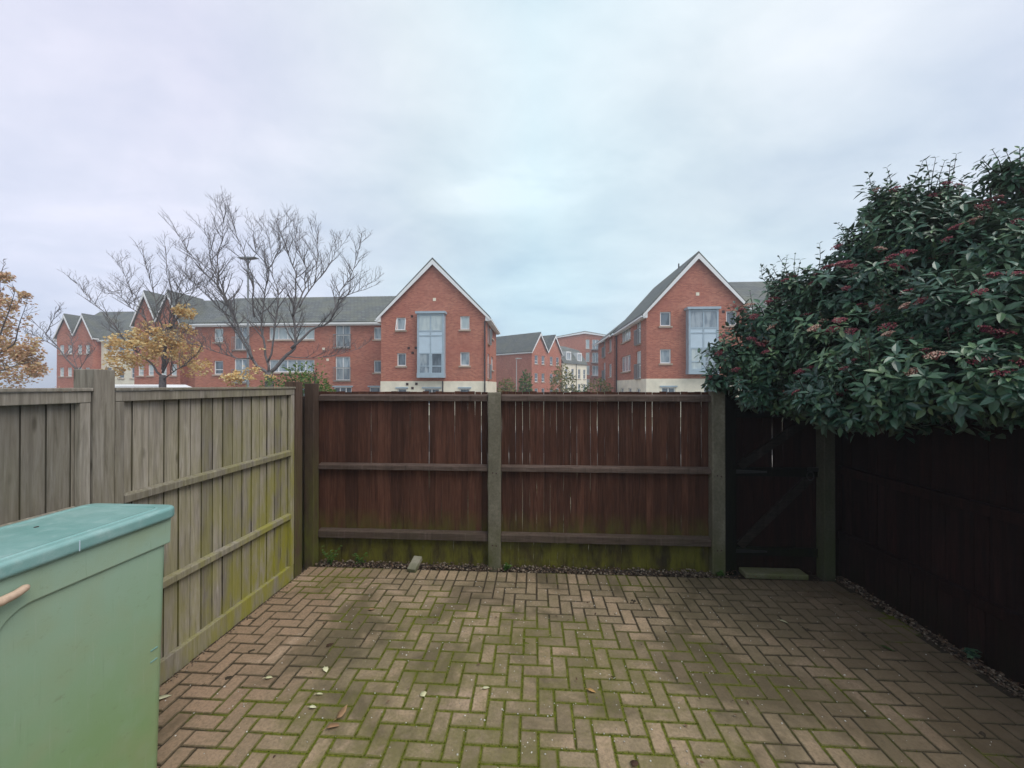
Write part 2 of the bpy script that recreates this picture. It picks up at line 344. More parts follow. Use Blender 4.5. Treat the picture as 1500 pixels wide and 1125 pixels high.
# ------------------------------------------------------------------ sky, sun
SUN_EL, SUN_AZ = R(54), R(122)            # behind the camera, over the evergreen shrub
def make_world():
    w = bpy.data.worlds.new('World'); scene.world = w; w.use_nodes = True
    t = w.node_tree; n = t.nodes; L = t.links.new
    bg = n['Background']
    sky = n.new('ShaderNodeTexSky'); sky.sky_type = 'NISHITA'; sky.sun_disc = False; sky.sun_elevation = SUN_EL; sky.sun_rotation = SUN_AZ
    tc = n.new('ShaderNodeTexCoord'); sp = n.new('ShaderNodeSeparateXYZ'); L(tc.outputs['Generated'], sp.inputs[0])
    def mth(op, a, b):
        q = n.new('ShaderNodeMath'); q.operation = op
        for i, v in enumerate((a,b)):
            if isinstance(v,(int,float)): q.inputs[i].default_value = v
            else: L(v, q.inputs[i])
        return q.outputs[0]
    den = mth('ADD', mth('MAXIMUM', sp.outputs['Z'], 0.0), .22)
    cb = n.new('ShaderNodeCombineXYZ'); L(mth('DIVIDE', sp.outputs['X'], den), cb.inputs[0]); L(mth('DIVIDE', sp.outputs['Y'], den), cb.inputs[1])
    def nz(scale, detail, rough, dist, loc):
        mp = n.new('ShaderNodeMapping'); mp.inputs['Location'].default_value = loc; mp.inputs['Scale'].default_value = (1,1.35,1); mp.inputs['Rotation'].default_value = (0,0,R(-28)); L(cb.outputs[0], mp.inputs[0])
        q = n.new('ShaderNodeTexNoise'); L(mp.outputs[0], q.inputs['Vector']); q.inputs['Scale'].default_value = scale; q.inputs['Detail'].default_value = detail; q.inputs['Roughness'].default_value = rough; q.inputs['Distortion'].default_value = dist
        return q.outputs['Fac']
    def rmp(f, stops):
        q = n.new('ShaderNodeValToRGB'); L(f, q.inputs[0])
        while len(q.color_ramp.elements) < len(stops): q.color_ramp.elements.new(.5)
        for e,(p,c) in zip(q.color_ramp.elements, stops): e.position = p; e.color = (*c,1)
        return q.outputs[0]
    def mix(f, a, b):
        q = n.new('ShaderNodeMix'); q.data_type = 'RGBA'
        for i, v in ((0,f),(6,a),(7,b)):
            if isinstance(v,(int,float)): q.inputs[i].default_value = v
            elif isinstance(v, tuple): q.inputs[i].default_value = (*v,1)
            else: L(v, q.inputs[i])
        return q.outputs[2]
    big = nz(.75, 5, .5, .3, (2.3,1.1,0)); tint = nz(.45, 2, .4, 0, (7.7,3.1,4)); det = nz(1.9, 6, .55, .4, (.4,9.2,1))
    f = mth('ADD', mth('ADD', mth('MULTIPLY', big, .52), mth('MULTIPLY', det, .36)), mth('MULTIPLY', nz(5.2, 6, .6, .5, (3.3,.2,7)), .12))
    bx = mth('DIVIDE', sp.outputs['X'], den); by = mth('DIVIDE', sp.outputs['Y'], den)
    ga = mth('POWER', mth('DIVIDE', mth('SUBTRACT', bx, .06), .42), 2); gb_ = mth('POWER', mth('DIVIDE', mth('SUBTRACT', mth('ADD', by, mth('MULTIPLY', bx, .28)), 1.29), .13), 2)
    patch = mth('MULTIPLY', mth('EXPONENT', mth('MULTIPLY', mth('ADD', ga, gb_), -1.0), 0), det)
    f = mth('ADD', f, mth('MULTIPLY', patch, .26))
    cloud = rmp(f, [(.37,(.53,.605,.685)),(.455,(.625,.69,.745)),(.525,(.69,.745,.785)),(.65,(.83,.86,.88))])
    tf = mth('ADD', mth('MULTIPLY', tint, .55), mth('MULTIPLY', mth('ABSOLUTE', sp.outputs['X'], 0), .55))
    tn = rmp(tf, [(.28,(.885,1.03,1.055)),(.45,(.97,1.01,1.02)),(.66,(1.045,.975,1.075))])
    q = n.new('ShaderNodeMix'); q.data_type = 'RGBA'; q.blend_type = 'MULTIPLY'; q.inputs[0].default_value = 1; L(cloud, q.inputs[6]); L(tn, q.inputs[7])
    el = rmp(sp.outputs['Z'], [(0,(.93,1.0,1.06)),(.35,(.97,1.0,1.02)),(.75,(1.0,.985,1.0))])
    q2 = n.new('ShaderNodeMix'); q2.data_type = 'RGBA'; q2.blend_type = 'MULTIPLY'; q2.inputs[0].default_value = 1; L(q.outputs[2], q2.inputs[6]); L(el, q2.inputs[7]); q = q2
    sc = n.new('ShaderNodeVectorMath'); sc.operation = 'SCALE'; L(q.outputs[2], sc.inputs[0]); sc.inputs['Scale'].default_value = 10.0
    fin = mix(.93, sky.outputs[0], sc.outputs[0])
    L(fin, bg.inputs['Color']); bg.inputs['Strength'].default_value = .072
make_world()
sd = bpy.data.lights.new('sun', 'SUN'); sd.energy = 1.5; sd.angle = R(42); sd.color = (1,.96,.9)
so = bpy.data.objects.new('sun', sd); COL.objects.link(so)
dirn = Vector((math.sin(SUN_AZ)*math.cos(SUN_EL), math.cos(SUN_AZ)*math.cos(SUN_EL), math.sin(SUN_EL)))
so.rotation_euler = dirn.to_track_quat('Z','Y').to_euler(); so.location = (-8,-8,14)
scene.view_settings.view_transform = 'Standard'; scene.view_settings.look = 'None'; scene.view_settings.exposure = .73; scene.view_settings.gamma = 1

# ------------------------------------------------------------------ ground
GZ = -.25
def sheet(name, mat, x0, y0, x1, y1, z):
    mb = MB(); mb.add([(x0,y0,z),(x1,y0,z),(x1,y1,z),(x0,y1,z)], [(0,1,2,3)]); return tag(mb.build(name, mat), kind='structure')
sheet('ground', M['earth'], -400, -100, 400, 400, GZ)
mb = MB(); mb.box(-60, 12.0, GZ-.3, 60, 18.0, GZ+.004); tag(mb.build('road', M['tarmac']), kind='structure')
mb = MB(); mb.box(-60, 10.2, GZ-.3, 60, 12.0, GZ+.12); mb.box(-60, 18.0, GZ-.3, 60, 20.0, GZ+.12); tag(mb.build('pavement', M['pave_far']), kind='structure')
mb = MB(); mb.box(-2.75, -1.2, GZ-.2, 3.45, 4.33, -.045); tag(mb.build('yard_ground', M['soil']), kind='structure')
# rough grass just beyond the back fence
mb = MB()
for i in range(5200):
    x = random.uniform(-7, 6); y = 4.6 + 5.4*random.random()**1.3; h = random.uniform(.05,.16); a = random.uniform(0,6.28); w = .012
    dx, dy = math.cos(a)*w, math.sin(a)*w; lx, ly = random.uniform(-.06,.06), random.uniform(-.06,.06)
    mb.add([(x-dx,y-dy,GZ),(x+dx,y+dy,GZ),(x+lx,y+ly,GZ+h)], [(0,1,2)])
tag(mb.build('grass', M['grass']), kind='stuff')

# ------------------------------------------------------------------ paving
P = .1025
def mossmask(x, y):
    g = .95*math.exp(-((x-.05)/1.65)**2-((y-1.9)/1.35)**2) + .55*math.exp(-((x+1.9)/.5)**2-((y-3.75)/.35)**2) + .25*math.exp(-((x+.2)/.8)**2-((y-3.1)/.3)**2)
    nn = noise.fractal(Vector((x*1.6, y*1.6, 3.1)), 1.0, 2.0, 4)
    g2 = noise.noise(Vector((x*9, y*9, 1.7)))
    return max(0, min(1, g*1.3 + nn*.72 + g2*.24 - .06))
RECTS = []
def block(mb, cx, cy, lx, ly):
    RECTS.append((cx, cy, lx, ly))
    hx, hy = lx/2-random.uniform(.0026,.0048), ly/2-random.uniform(.0026,.0048); b = .0045
    rz = random.gauss(0, .006); z0 = random.gauss(0, .0009); tx, ty = random.gauss(0,.006), random.gauss(0,.006)
    c, s_ = math.cos(rz), math.sin(rz)
    def p(x, y, z): return (cx+c*x-s_*y, cy+s_*x+c*y, z0+z+tx*x+ty*y)
    vs = []
    for ox, oy, z in ((hx-.015,hy-.015,0),(hx-b,hy-b,0),(hx-b*.25,hy-b*.25,-.0022),(hx,hy,-.007),(hx,hy,-.05)):
        vs += [p(-ox,-oy,z),p(ox,-oy,z),p(ox,oy,z),p(-ox,oy,z)]
    fs = [(0,1,2,3)]
    for k in range(4):
        for i in range(4): fs.append((4*k+i, 4*k+4+i, 4*k+4+(i+1)%4, 4*k+(i+1)%4))
    mb.add(vs, fs)
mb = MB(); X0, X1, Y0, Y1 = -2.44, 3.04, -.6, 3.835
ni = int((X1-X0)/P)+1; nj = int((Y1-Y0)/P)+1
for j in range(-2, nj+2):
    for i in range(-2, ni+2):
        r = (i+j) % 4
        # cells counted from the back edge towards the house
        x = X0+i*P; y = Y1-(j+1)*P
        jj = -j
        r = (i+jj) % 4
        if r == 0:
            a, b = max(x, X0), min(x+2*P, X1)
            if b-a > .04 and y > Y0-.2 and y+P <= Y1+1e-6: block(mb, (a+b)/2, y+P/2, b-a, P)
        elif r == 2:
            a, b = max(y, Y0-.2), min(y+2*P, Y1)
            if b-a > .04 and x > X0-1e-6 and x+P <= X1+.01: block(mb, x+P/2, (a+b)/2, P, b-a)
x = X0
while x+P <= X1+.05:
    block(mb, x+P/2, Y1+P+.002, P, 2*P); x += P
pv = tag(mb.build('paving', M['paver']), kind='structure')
pv.data.attributes.new('mossy','FLOAT','POINT').data.foreach_set('value', [mossmask(v.co.x, v.co.y) for v in pv.data.vertices])
pv.data.attributes.new('edge','FLOAT','POINT').data.foreach_set('value', ([0]*4+[1]*16)*(len(pv.data.vertices)//20))
# moss and dirt filling the joints
sx, ex, sy, ey, st = -2.46, 3.06, .75, 4.06, .0125
nx, ny = int((ex-sx)/st)+1, int((ey-sy)/st)+1
vs, fs, mk = [], [], []
for j in range(ny):
    for i in range(nx):
        x, y = sx+i*st, sy+j*st; mm = mossmask(x, y); hh = noise.noise(Vector((x*38,y*38,0))); h2 = noise.noise(Vector((x*7,y*7,5)))
        h3 = noise.fractal(Vector((x*14,y*14,8)),1.0,2.0,3); z = min(-.0038, -.0085 + .0055*min(1,mm*1.5) + .0030*hh) + max(0, .0060*(mm-.45)*2 * (h2*.6+h3*1.2-.42))
        vs.append((x,y,z)); mk.append(mm + .12*hh)
for j in range(ny-1):
    for i in range(nx-1):
        a = j*nx+i; fs.append((a,a+1,a+nx+1,a+nx))
me = bpy.data.meshes.new('moss'); me.from_pydata(vs, [], fs); me.materials.append(M['moss'])
me.attributes.new('moss','FLOAT','POINT').data.foreach_set('value', mk); me.polygons.foreach_set('use_smooth', [True]*len(fs))
o = bpy.data.objects.new('moss', me); COL.objects.link(o); tag(o, kind='stuff')

# moss tufts standing up out of the joints
mb = MB(); rt = random.Random(5)
for (cx, cy, lx, ly) in RECTS:
    if cy < .9: continue
    for k in range(int((lx+ly)*95)):
        if rt.random() < lx/(lx+ly): x, y = cx+rt.uniform(-.5,.5)*lx, cy-ly/2+rt.gauss(0,.0045)
        else: x, y = cx-lx/2+rt.gauss(0,.0045), cy+rt.uniform(-.5,.5)*ly
        mm = mossmask(x, y)
        if rt.random() > (mm-.2)*1.5: continue
        for q in range(3):
            a = rt.uniform(0,6.28); w = rt.uniform(.0014,.0032); h = rt.uniform(.003,.0085); ox, oy = rt.gauss(0,.003), rt.gauss(0,.003)
            mb.add([(x+ox-math.cos(a)*w,y+oy-math.sin(a)*w,-.004),(x+ox+math.cos(a)*w,y+oy+math.sin(a)*w,-.004),(x+ox+rt.gauss(0,.002),y+oy+rt.gauss(0,.002),-.003+h)], [(0,1,2)])
tag(mb.build('moss_tufts', M['moss_tuft']), kind='stuff')
ICO_V = []; t_ = (1+5**.5)/2
for a, b in ((-1,t_),(1,t_),(-1,-t_),(1,-t_)): ICO_V += [Vector((a,b,0)).normalized(), Vector((0,a,b)).normalized(), Vector((b,0,a)).normalized()]
import bmesh
_b = bmesh.new(); bmesh.ops.create_icosphere(_b, subdivisions=1, radius=1); ICO_V = [v.co.copy() for v in _b.verts]; ICO_F = [[v.index for v in f.verts] for f in _b.faces]; _b.free()
def pebble(mb, x, y, z, r):
    sx_, sy_, sz_ = r*random.uniform(.7,1.3), r*random.uniform(.7,1.2), r*random.uniform(.4,.75); rot = Matrix.Rotation(random.uniform(0,6.28),3,'Z')
    mb.add([Vector((x,y,z))+rot@Vector((v.x*sx_*random.uniform(.8,1.15), v.y*sy_*random.uniform(.8,1.15), v.z*sz_)) for v in ICO_V], ICO_F)
mb = MB()
for i in range(2100): pebble(mb, random.uniform(-2.4,2.0), random.uniform(4.05,4.24), random.uniform(-.035,.012), random.uniform(.006,.016))
for i in range(1500):
    pebble(mb, random.uniform(3.03,3.17), random.uniform(.9,4.1), random.uniform(-.035,.006), random.uniform(.005,.014))
for i in range(260):
    pebble(mb, -2.44+abs(random.gauss(0,.025)), random.uniform(1.9,4.0), .004, random.uniform(.003,.007))
tag(mb.build('gravel', M['pebble'], smooth=True), kind='stuff')
def leafgeo(mb, pos, d, nrm, L, W, curl=.15, a=None):
    d = d.normalized(); s_ = d.cross(nrm)
    if s_.length < 1e-5: s_ = d.orthogonal()
    s_.normalize(); n_ = s_.cross(d)
    def q(t, w, h): return pos + d*(L*t) + s_*(W*w) + n_*(L*h)
    c = curl
    mb.add([q(0,0,0), q(.3,-.46,.05-c*.1), q(.66,-.38,.03-c*.45), q(1,0,-c), q(.66,.38,.03-c*.45), q(.3,.46,.05-c*.1), q(.3,0,-.02-c*.1), q(.66,0,-.04-c*.45)],
           [(0,6,1),(6,7,2,1),(7,3,2),(0,5,6),(5,4,7,6),(4,3,7)], a)
mb = MB()
for i in range(1500):
    k = random.random()
    if k < .40: x, y = random.uniform(3.0,3.17), random.uniform(1.0,4.1)
    elif k < .9: x, y = random.uniform(-2.4,2.9), random.uniform(4.02,4.22)
    elif k < .93: x, y = random.uniform(1.9,3.0), random.uniform(3.6,4.1)
    else: x, y = random.gauss(.2,1.4), random.uniform(1.3,3.9)
    if not -2.4 < x < 3.2: continue
    a = random.uniform(0,6.28)
    leafgeo(mb, Vector((x,y,random.uniform(.004,.02))), Vector((math.cos(a),math.sin(a),random.uniform(-.2,.25))), Vector((random.uniform(-.4,.4),random.uniform(-.4,.4),1)), random.uniform(.008,.03), random.uniform(.006,.017), random.uniform(-.3,.4))
tag(mb.build('leaf_litter', M['litter']), kind='stuff')
mb = MB()
for i in range(950):
    x = random.gauss(.2,1.4); y = random.uniform(1.2,3.9)
    if -2.4 < x < 3: pebble(mb, x, y, .002, random.choice((.0022,.003,.004,.0055)))
tag(mb.build('grit', M['grit'], smooth=True), kind='stuff')

# ------------------------------------------------------------------ left grey fence
gf = empty('panel_fence', (-2.5,0,0), 0, 'weathered grey timber panel fence with square posts along the left side of the yard', 'fence')
GX = lambda mb: setattr(mb, 'T', Matrix.Translation((2.5,0,0)))   # meshes are written in yard coordinates
def gpart(name, fill, mat, parent=gf, bevel=.004):
    mb = MB(); mb.T = Matrix.Translation(-parent.location); fill(mb); return mb.build(name, mat, parent, bevel=bevel)
def feather(mb, y0, y1, z0, z1, x, step=.1):
    y = y0
    while y < y1-.01:
        w = min(step*random.uniform(.92,1.08), y1-y); j = random.uniform(-.003,.003); e = y+w
        # wedge board: thick edge towards the camera, thin edge tucked under the next
        mb.add([(x-.022+j,y,z0),(x+.001+j,y,z0),(x-.008+j,e+.002,z0),(x-.022+j,e+.002,z0),(x-.022+j,y,z1),(x+.001+j,y,z1),(x-.008+j,e+.002,z1),(x-.022+j,e+.002,z1)],
               [(3,2,1,0),(4,5,6,7),(0,1,5,4),(1,2,6,5),(2,3,7,6),(3,0,4,7)])
        mb.a[-4] = -1.0                         # near edge painted near black as the shadow line between boards
        y = e
def panel(y0, y1, cut_rails, skew=0):
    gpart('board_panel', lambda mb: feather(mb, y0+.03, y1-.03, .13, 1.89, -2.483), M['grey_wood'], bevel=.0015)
    gpart('backing', lambda mb: mb.box(-2.522,y0+.03,.13,-2.512,y1-.03,1.88), M['brown_post'])  # added sheet that stops light leaking between the boards
    gpart('frame_batten', lambda mb: mb.box(-2.482,y0,.142,-2.448,y0+.05,1.865), M['grey_wood'])
    gpart('frame_batten', lambda mb: mb.box(-2.482,y1-.05,.142,-2.448,y1,1.865), M['grey_wood'])
    gpart('rail', lambda mb: mb.box(-2.482,y0,1.866,-2.446,y1,1.928), M['grey_wood'])
    gpart('capping', lambda mb: mb.box(-2.52,y0-.004,1.929,-2.436,y1+.004,1.948), M['grey_wood'])
    for z in cut_rails:
        gpart('rail', lambda mb: mb.add([(-2.482,y0+.052,z),(-2.444,y0+.052,z),(-2.444,y1-.052,z),(-2.482,y1-.052,z),(-2.482,y0+.052,z+.058),(-2.444,y0+.052,z+.046),(-2.444,y1-.052,z+.046),(-2.482,y1-.052,z+.058)],
              [(3,2,1,0),(4,5,6,7),(0,1,5,4),(1,2,6,5),(2,3,7,6),(3,0,4,7)]), M['grey_wood'])
    gpart('gravel_board', lambda mb: mb.box(-2.49,y0,-.02,-2.452,y1,.14), M['grey_wood'])
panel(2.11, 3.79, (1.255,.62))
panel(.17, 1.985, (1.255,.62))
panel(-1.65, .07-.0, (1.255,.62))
gpart('post', lambda mb: mb.box(-2.565,1.993,-.1,-2.441,2.102,2.052), M['grey_wood'])
gpart('post', lambda mb: mb.box(-2.565,.075,-.1,-2.441,.165,2.052), M['grey_wood'])
gpart('cover_board', lambda mb: mb.box(-2.62,3.915,-.1,-2.565,4.24,1.84), M['brown_post'])
gpart('post', lambda mb: mb.box(-2.56,3.80,-.1,-2.442,3.915,2.0), M['brown_post']).__setitem__('label','brown stained end post with green algae')

# ------------------------------------------------------------------ back fence
bf = empty('slatted_fence', (0,4.2,0), 0, 'dark brown slatted fence with light showing through its gaps across the back of the yard', 'fence')
def slats(mb, x0, x1, z0, z1, y, pitch=.0735, low=False):
    x = x0
    while x < x1-.02:
        g = random.choice((.0003,.0006,.001,.002,.003,.0042,.006,.0085)) if not low else .0012; gb = g*random.uniform(.0,.22)
        w = min(pitch*random.uniform(.94,1.06), x1-x); dz = random.uniform(-.006,.006); dy = random.uniform(-.002,.002)
        lean = random.uniform(-.0022,.0022); g2 = g*random.uniform(.3,1.3)
        a, b, c, d = x, x+w-gb, x+w-g2, x
        lv = 9; vs = []; fs = [(3,2,1,0)]                  # sawn edges wander, so the gaps open and close with height
        for q in range(lv+1):
            t = q/lv; zz = z0+(z1+dz-z0)*t; xa = a+random.gauss(0,.0011); xb = b+(c-b)*min(1,max(0,(t-.40)*4))+random.gauss(0,.0017); yy = y+dy+random.gauss(0,.0007)
            vs += [(xa+lean*t,yy,zz),(xb+lean*t,yy,zz),(xb+lean*t,yy+.016,zz),(xa+lean*t,yy+.016,zz)]
            if q:
                for e in range(4): fs.append((4*q-4+e, 4*q-4+(e+1)%4, 4*q+(e+1)%4, 4*q+e))
        fs.append((4*lv,4*lv+1,4*lv+2,4*lv+3)); mb.add(vs, fs)
        x += w
for x0, x1 in ((-2.50,-.43),(-.43,2.01)):
    gpart('board_panel', lambda mb: slats(mb, x0+.002, x1-.002, .335, 1.893, 4.205), M['brown_wood'], bf, .0015)
    o = gpart('kick_boards', lambda mb: slats(mb, x0+.002, x1-.002, -.02, .325, 4.202, .085, True), M['brown_low'], bf, .0015)
    o['label'] = 'mossy green boards below the bottom rail'
for x0, x1 in ((-2.40,-.503),(-.362,1.845)):
    for z0, z1, dep in ((1.79,1.868,.055),(1.032,1.10,.06),(.275,.368,.062)):
        gpart('rail', lambda mb: mb.add([(x0,4.199-dep,z0),(x1,4.199-dep,z0),(x1,4.199,z0),(x0,4.199,z0),(x0,4.199-dep,z1-.018),(x1,4.199-dep,z1-.018),(x1,4.199,z1),(x0,4.199,z1)],
              [(3,2,1,0),(4,5,6,7),(0,1,5,4),(1,2,6,5),(2,3,7,6),(3,0,4,7)]), M['rail_wood'], bf, .005)
for x0, x1, y0, y1, h in ((-.501,-.364,4.115,4.198,1.888),(1.846,1.98,4.115,4.262,1.9)):
    p = gpart('post', lambda mb: mb.box(x0,y0,-.1,x1,y1,h), M['concrete'], bf, .010)
    for z in (1.02,.245):
        for q in (-.018,.022):
            c = Vector(((x0+x1)/2+q, y0-.002, z+random.uniform(-.006,.006))); mbh = MB(); mbh.T = Matrix.Translation(-bf.location)
            mbh.tube([c, c+Vector((0,.012,0))], .008, 8); mbh.build('bolt_hole', M['dark'], p)
gpart('post', lambda mb: mb.box(-2.505,4.05,-.1,-2.402,4.16,1.985), M['brown_post'], bf, .006)

# ------------------------------------------------------------------ gate
gt = empty('garden_gate', (2.54,4.24,0), 0, 'dark brown boarded gate with diagonal braces below the evergreen shrub', 'gate')
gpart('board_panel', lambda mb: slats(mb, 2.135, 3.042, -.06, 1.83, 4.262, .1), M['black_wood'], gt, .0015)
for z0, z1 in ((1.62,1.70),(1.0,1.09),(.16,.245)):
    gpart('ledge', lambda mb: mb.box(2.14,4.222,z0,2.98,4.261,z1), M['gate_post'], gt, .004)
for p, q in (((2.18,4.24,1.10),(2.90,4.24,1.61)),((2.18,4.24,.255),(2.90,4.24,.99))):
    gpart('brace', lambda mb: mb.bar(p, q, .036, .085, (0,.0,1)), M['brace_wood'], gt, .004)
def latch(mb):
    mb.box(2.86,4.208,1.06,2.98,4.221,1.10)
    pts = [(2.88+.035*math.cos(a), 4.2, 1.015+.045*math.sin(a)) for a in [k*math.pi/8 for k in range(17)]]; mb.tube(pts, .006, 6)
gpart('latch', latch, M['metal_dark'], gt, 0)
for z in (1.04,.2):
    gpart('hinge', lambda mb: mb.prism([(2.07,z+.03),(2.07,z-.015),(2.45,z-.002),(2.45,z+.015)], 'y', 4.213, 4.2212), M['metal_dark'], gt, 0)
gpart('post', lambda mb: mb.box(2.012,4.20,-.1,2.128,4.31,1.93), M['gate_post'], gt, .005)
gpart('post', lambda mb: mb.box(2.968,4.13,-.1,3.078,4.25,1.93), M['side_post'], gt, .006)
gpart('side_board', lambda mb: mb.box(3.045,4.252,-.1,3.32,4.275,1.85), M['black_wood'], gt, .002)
mb = MB(); mb.box(-.31,-.075,-.03,.31,.075,.024); o = mb.build('threshold_slab', M['slab'], loc=(2.48,4.17,.004), bevel=.008)
tag(o, 'pale stone threshold slab on the ground under the dark gate', 'slab')

# ------------------------------------------------------------------ right fence
rf = empty('boarded_fence', (3.22,2,0), 0, 'near black stained timber fence along the right side under the overhanging shrub', 'fence')
def rboards(mb, z0, z1, x, step):
    y = -1.2
    while y < 4.26:
        w = step*random.uniform(.93,1.07); j = random.uniform(-.003,.003)
        mb.box(x+j, y, z0, x+.02+j, y+w-random.choice((.0008,.0012,.003)), z1+random.uniform(-.006,.006)); y += w
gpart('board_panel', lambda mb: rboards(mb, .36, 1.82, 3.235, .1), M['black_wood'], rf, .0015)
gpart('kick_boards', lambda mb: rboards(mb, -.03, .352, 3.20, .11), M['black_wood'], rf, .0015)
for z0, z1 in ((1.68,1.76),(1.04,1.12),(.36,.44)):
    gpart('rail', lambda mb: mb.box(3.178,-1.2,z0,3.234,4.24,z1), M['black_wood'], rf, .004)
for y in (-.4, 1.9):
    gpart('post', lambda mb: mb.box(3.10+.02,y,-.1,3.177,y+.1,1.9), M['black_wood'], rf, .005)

# ------------------------------------------------------------------ storage bin
sb = empty('storage_bin', (-2.1,1.4,0), 0, 'tall green plastic storage bin with a flat teal lid beside the grey fence', 'bin')
BX0, BX1, BY0, BY1, BH = -.235, .235, -.33, .482, 1.285
def taper(v):
    z = v[2]; k = .93+.07*min(1,max(0,z/BH)); return (v[0]*k if v[0] < 0 else v[0]*(.965+.035*z/BH), v[1]*k, z)
def binpart(name, fill, mat, bevel, seg=3, smooth=True, par=None, do_t=True):
    mb = MB(); fill(mb)
    if do_t: mb.v = [taper(v) for v in mb.v]
    o = mb.build(name, mat, par or sb, smooth=smooth, bevel=bevel, seg=seg)
    return o
def rbox(x0, y0, x1, y1, r, n=6):
    pts = []
    for cx, cy, a0 in ((x1-r,y1-r,0),(x0+r,y1-r,90),(x0+r,y0+r,180),(x1-r,y0+r,270)):
        for k in range(n+1):
            a = R(a0+90*k/n); pts.append((cx+r*math.cos(a), cy+r*math.sin(a)))
    return pts
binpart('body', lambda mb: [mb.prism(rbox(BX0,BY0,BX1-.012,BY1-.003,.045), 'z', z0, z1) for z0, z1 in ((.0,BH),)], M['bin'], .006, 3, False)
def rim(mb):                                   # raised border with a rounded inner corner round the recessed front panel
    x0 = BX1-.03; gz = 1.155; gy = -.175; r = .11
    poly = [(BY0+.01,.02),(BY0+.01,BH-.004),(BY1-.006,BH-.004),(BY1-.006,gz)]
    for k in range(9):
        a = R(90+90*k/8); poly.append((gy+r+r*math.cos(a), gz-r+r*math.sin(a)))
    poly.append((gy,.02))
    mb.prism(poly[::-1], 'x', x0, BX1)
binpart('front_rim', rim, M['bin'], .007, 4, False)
def lid(mb):
    mb.prism(rbox(BX0-.01,BY0-.02,BX1+.022,BY1+.022,.06,8), 'z', BH-.004, BH+.058)
lo_ = binpart('lid', lid, M['lid'], .018, 5, False, do_t=False)
def lidridge(mb):
    z = BH+.058
    a = rbox(BX0+.03,BY0+.02,BX1-.02,BY1-.03,.05,8); b = rbox(BX0+.042,BY0+.032,BX1-.032,BY1-.042,.04,8); n = len(a)
    vs = [(x,y,z-.002) for x,y in a]+[(x,y,z+.004) for x,y in [((p[0]*2+q[0])/3,(p[1]*2+q[1])/3) for p,q in zip(a,b)]]+[(x,y,z+.004) for x,y in b]+[(x,y,z-.002) for x,y in b]
    fs = []
    for k in range(3):
        for i in range(n): fs.append((k*n+i,k*n+(i+1)%n,(k+1)*n+(i+1)%n,(k+1)*n+i))
    mb.add(vs, fs)
binpart('lid_ridge', lidridge, M['lid'], 0, 1, True, lo_, False)
def hole(mb): mb.tube([(-.07,.155,BH+.0575),(-.07,.155,BH+.0595)], .008, 12)
binpart('drain_hole', hole, M['dark'], 0, 1, False, lo_, False)
def seamfn(mb): mb.box(BX1+.0215,.055,BH+.004,BX1+.0235,.058,BH+.046)
binpart('mould_mark', seamfn, M['panel'], 0, 1, False, lo_, False)
def hnd(mb): mb.tube([(BX1+.004,-.24,1.218),(BX1+.03,-.225,1.222),(BX1+.034,-.18,1.218),(BX1+.03,-.14,1.221),(BX1+.026,-.112,1.229),(BX1+.024,-.104,1.232)], [.022,.021,.016,.0145,.0135,.008], 10)
binpart('latch_handle', hnd, M['latch'], 0, 1, True, None, False)
for z in (.655,.60):
    binpart('embossed_mark', lambda mb: mb.box(BX1-.0135,BY1-.085,z,BX1-.0085,BY1-.05,z+.0045), M['lid'], 0, 1, False)

# ------------------------------------------------------------------ loose things on the ground
mb = MB(); mb.box(-.046,-.09,-.027,.046,.09,.027); o = mb.build('loose_brick', M['brick_loose'], loc=at(608,828,4.12)+Vector((0,0,.01)), bevel=.006)
o.location.z = .05; o.rotation_euler = (R(22),0,R(-9)); tag(o, 'grey brown paving brick propped on the gravel at the foot of the slatted fence', 'brick')
def ground_pt(px, py):
    return at(px, py, CAMH*FPX/(py-565))
def fleaf(px, py, L, W, az, mat, label, curl=.2, group='fallen leaves on the paving', tilt=.08):
    p = ground_pt(px, py); mb = MB(); leafgeo(mb, Vector((-L/2,0,.006)), Vector((1,0,tilt)), Vector((0,.15,1)), L, W, curl)
    mb.tube([(-L*.75,0,.004),(-L/2,0,.006)], .0012, 5)
    o = mb.build('fallen_leaf', mat, smooth=True, loc=(p.x,p.y,.006)); o.rotation_euler = (0,0,az); tag(o, label, 'leaf', group)
    sol = o.modifiers.new('solid','SOLIDIFY'); sol.thickness = .0008
fleaf(503,1048,.075,.06,.9,M['dry_leaf'],'broad tan dead leaf, the upper one of a touching pair on the paving',-.35,tilt=.2)
fleaf(490,1063,.085,.04,.65,M['dry_leaf'],'rolled pinkish brown dead leaf touching a broader tan one on the paving',.55,tilt=.25)
fleaf(478,981,.055,.04,-.8,M['pale_leaf'],'pale yellow leaf on the mossy paving left of centre, behind two smaller pale ones')
fleaf(620,1017,.055,.045,2.2,M['pale_leaf'],'pale cream leaf lying alone between a dark crumb and the mossy joints at mid paving')
fleaf(459,1036,.045,.028,.1,M['pale_leaf'],'small whitish leaf just left of the brown dead pair on the paving')
fleaf(469,1017,.045,.02,.2,M['pale_leaf'],'thin pale leaf sliver midway between the brown pair and the yellow leaf')
fleaf(395,993,.05,.035,.3,M['pale_leaf'],'beige leaf on the dark mossy patch near the green bin')
fleaf(712,1008,.05,.03,.4,M['pale_leaf'],'bright white leaf on the paving straight in line with the middle fence post')
fleaf(866,1012,.055,.032,-.3,M['leaf_yellow'],'yellow leaf lying on a clean paver right of centre')
fleaf(1298,950,.085,.04,-.7,M['weed'],'fresh green leaf lying on the shaded paving at right')
fleaf(1147,911,.06,.035,-.5,M['pale_leaf'],'white leaf scrap on the pavers in front of the gate')
fleaf(484,945,.06,.04,1.1,M['litter'],'dark brown shrivelled leaf behind the pale yellow leaf')
fleaf(545,893,.06,.04,.4,M['dry_leaf'],'reddish brown leaf on the far pavers before the loose brick')
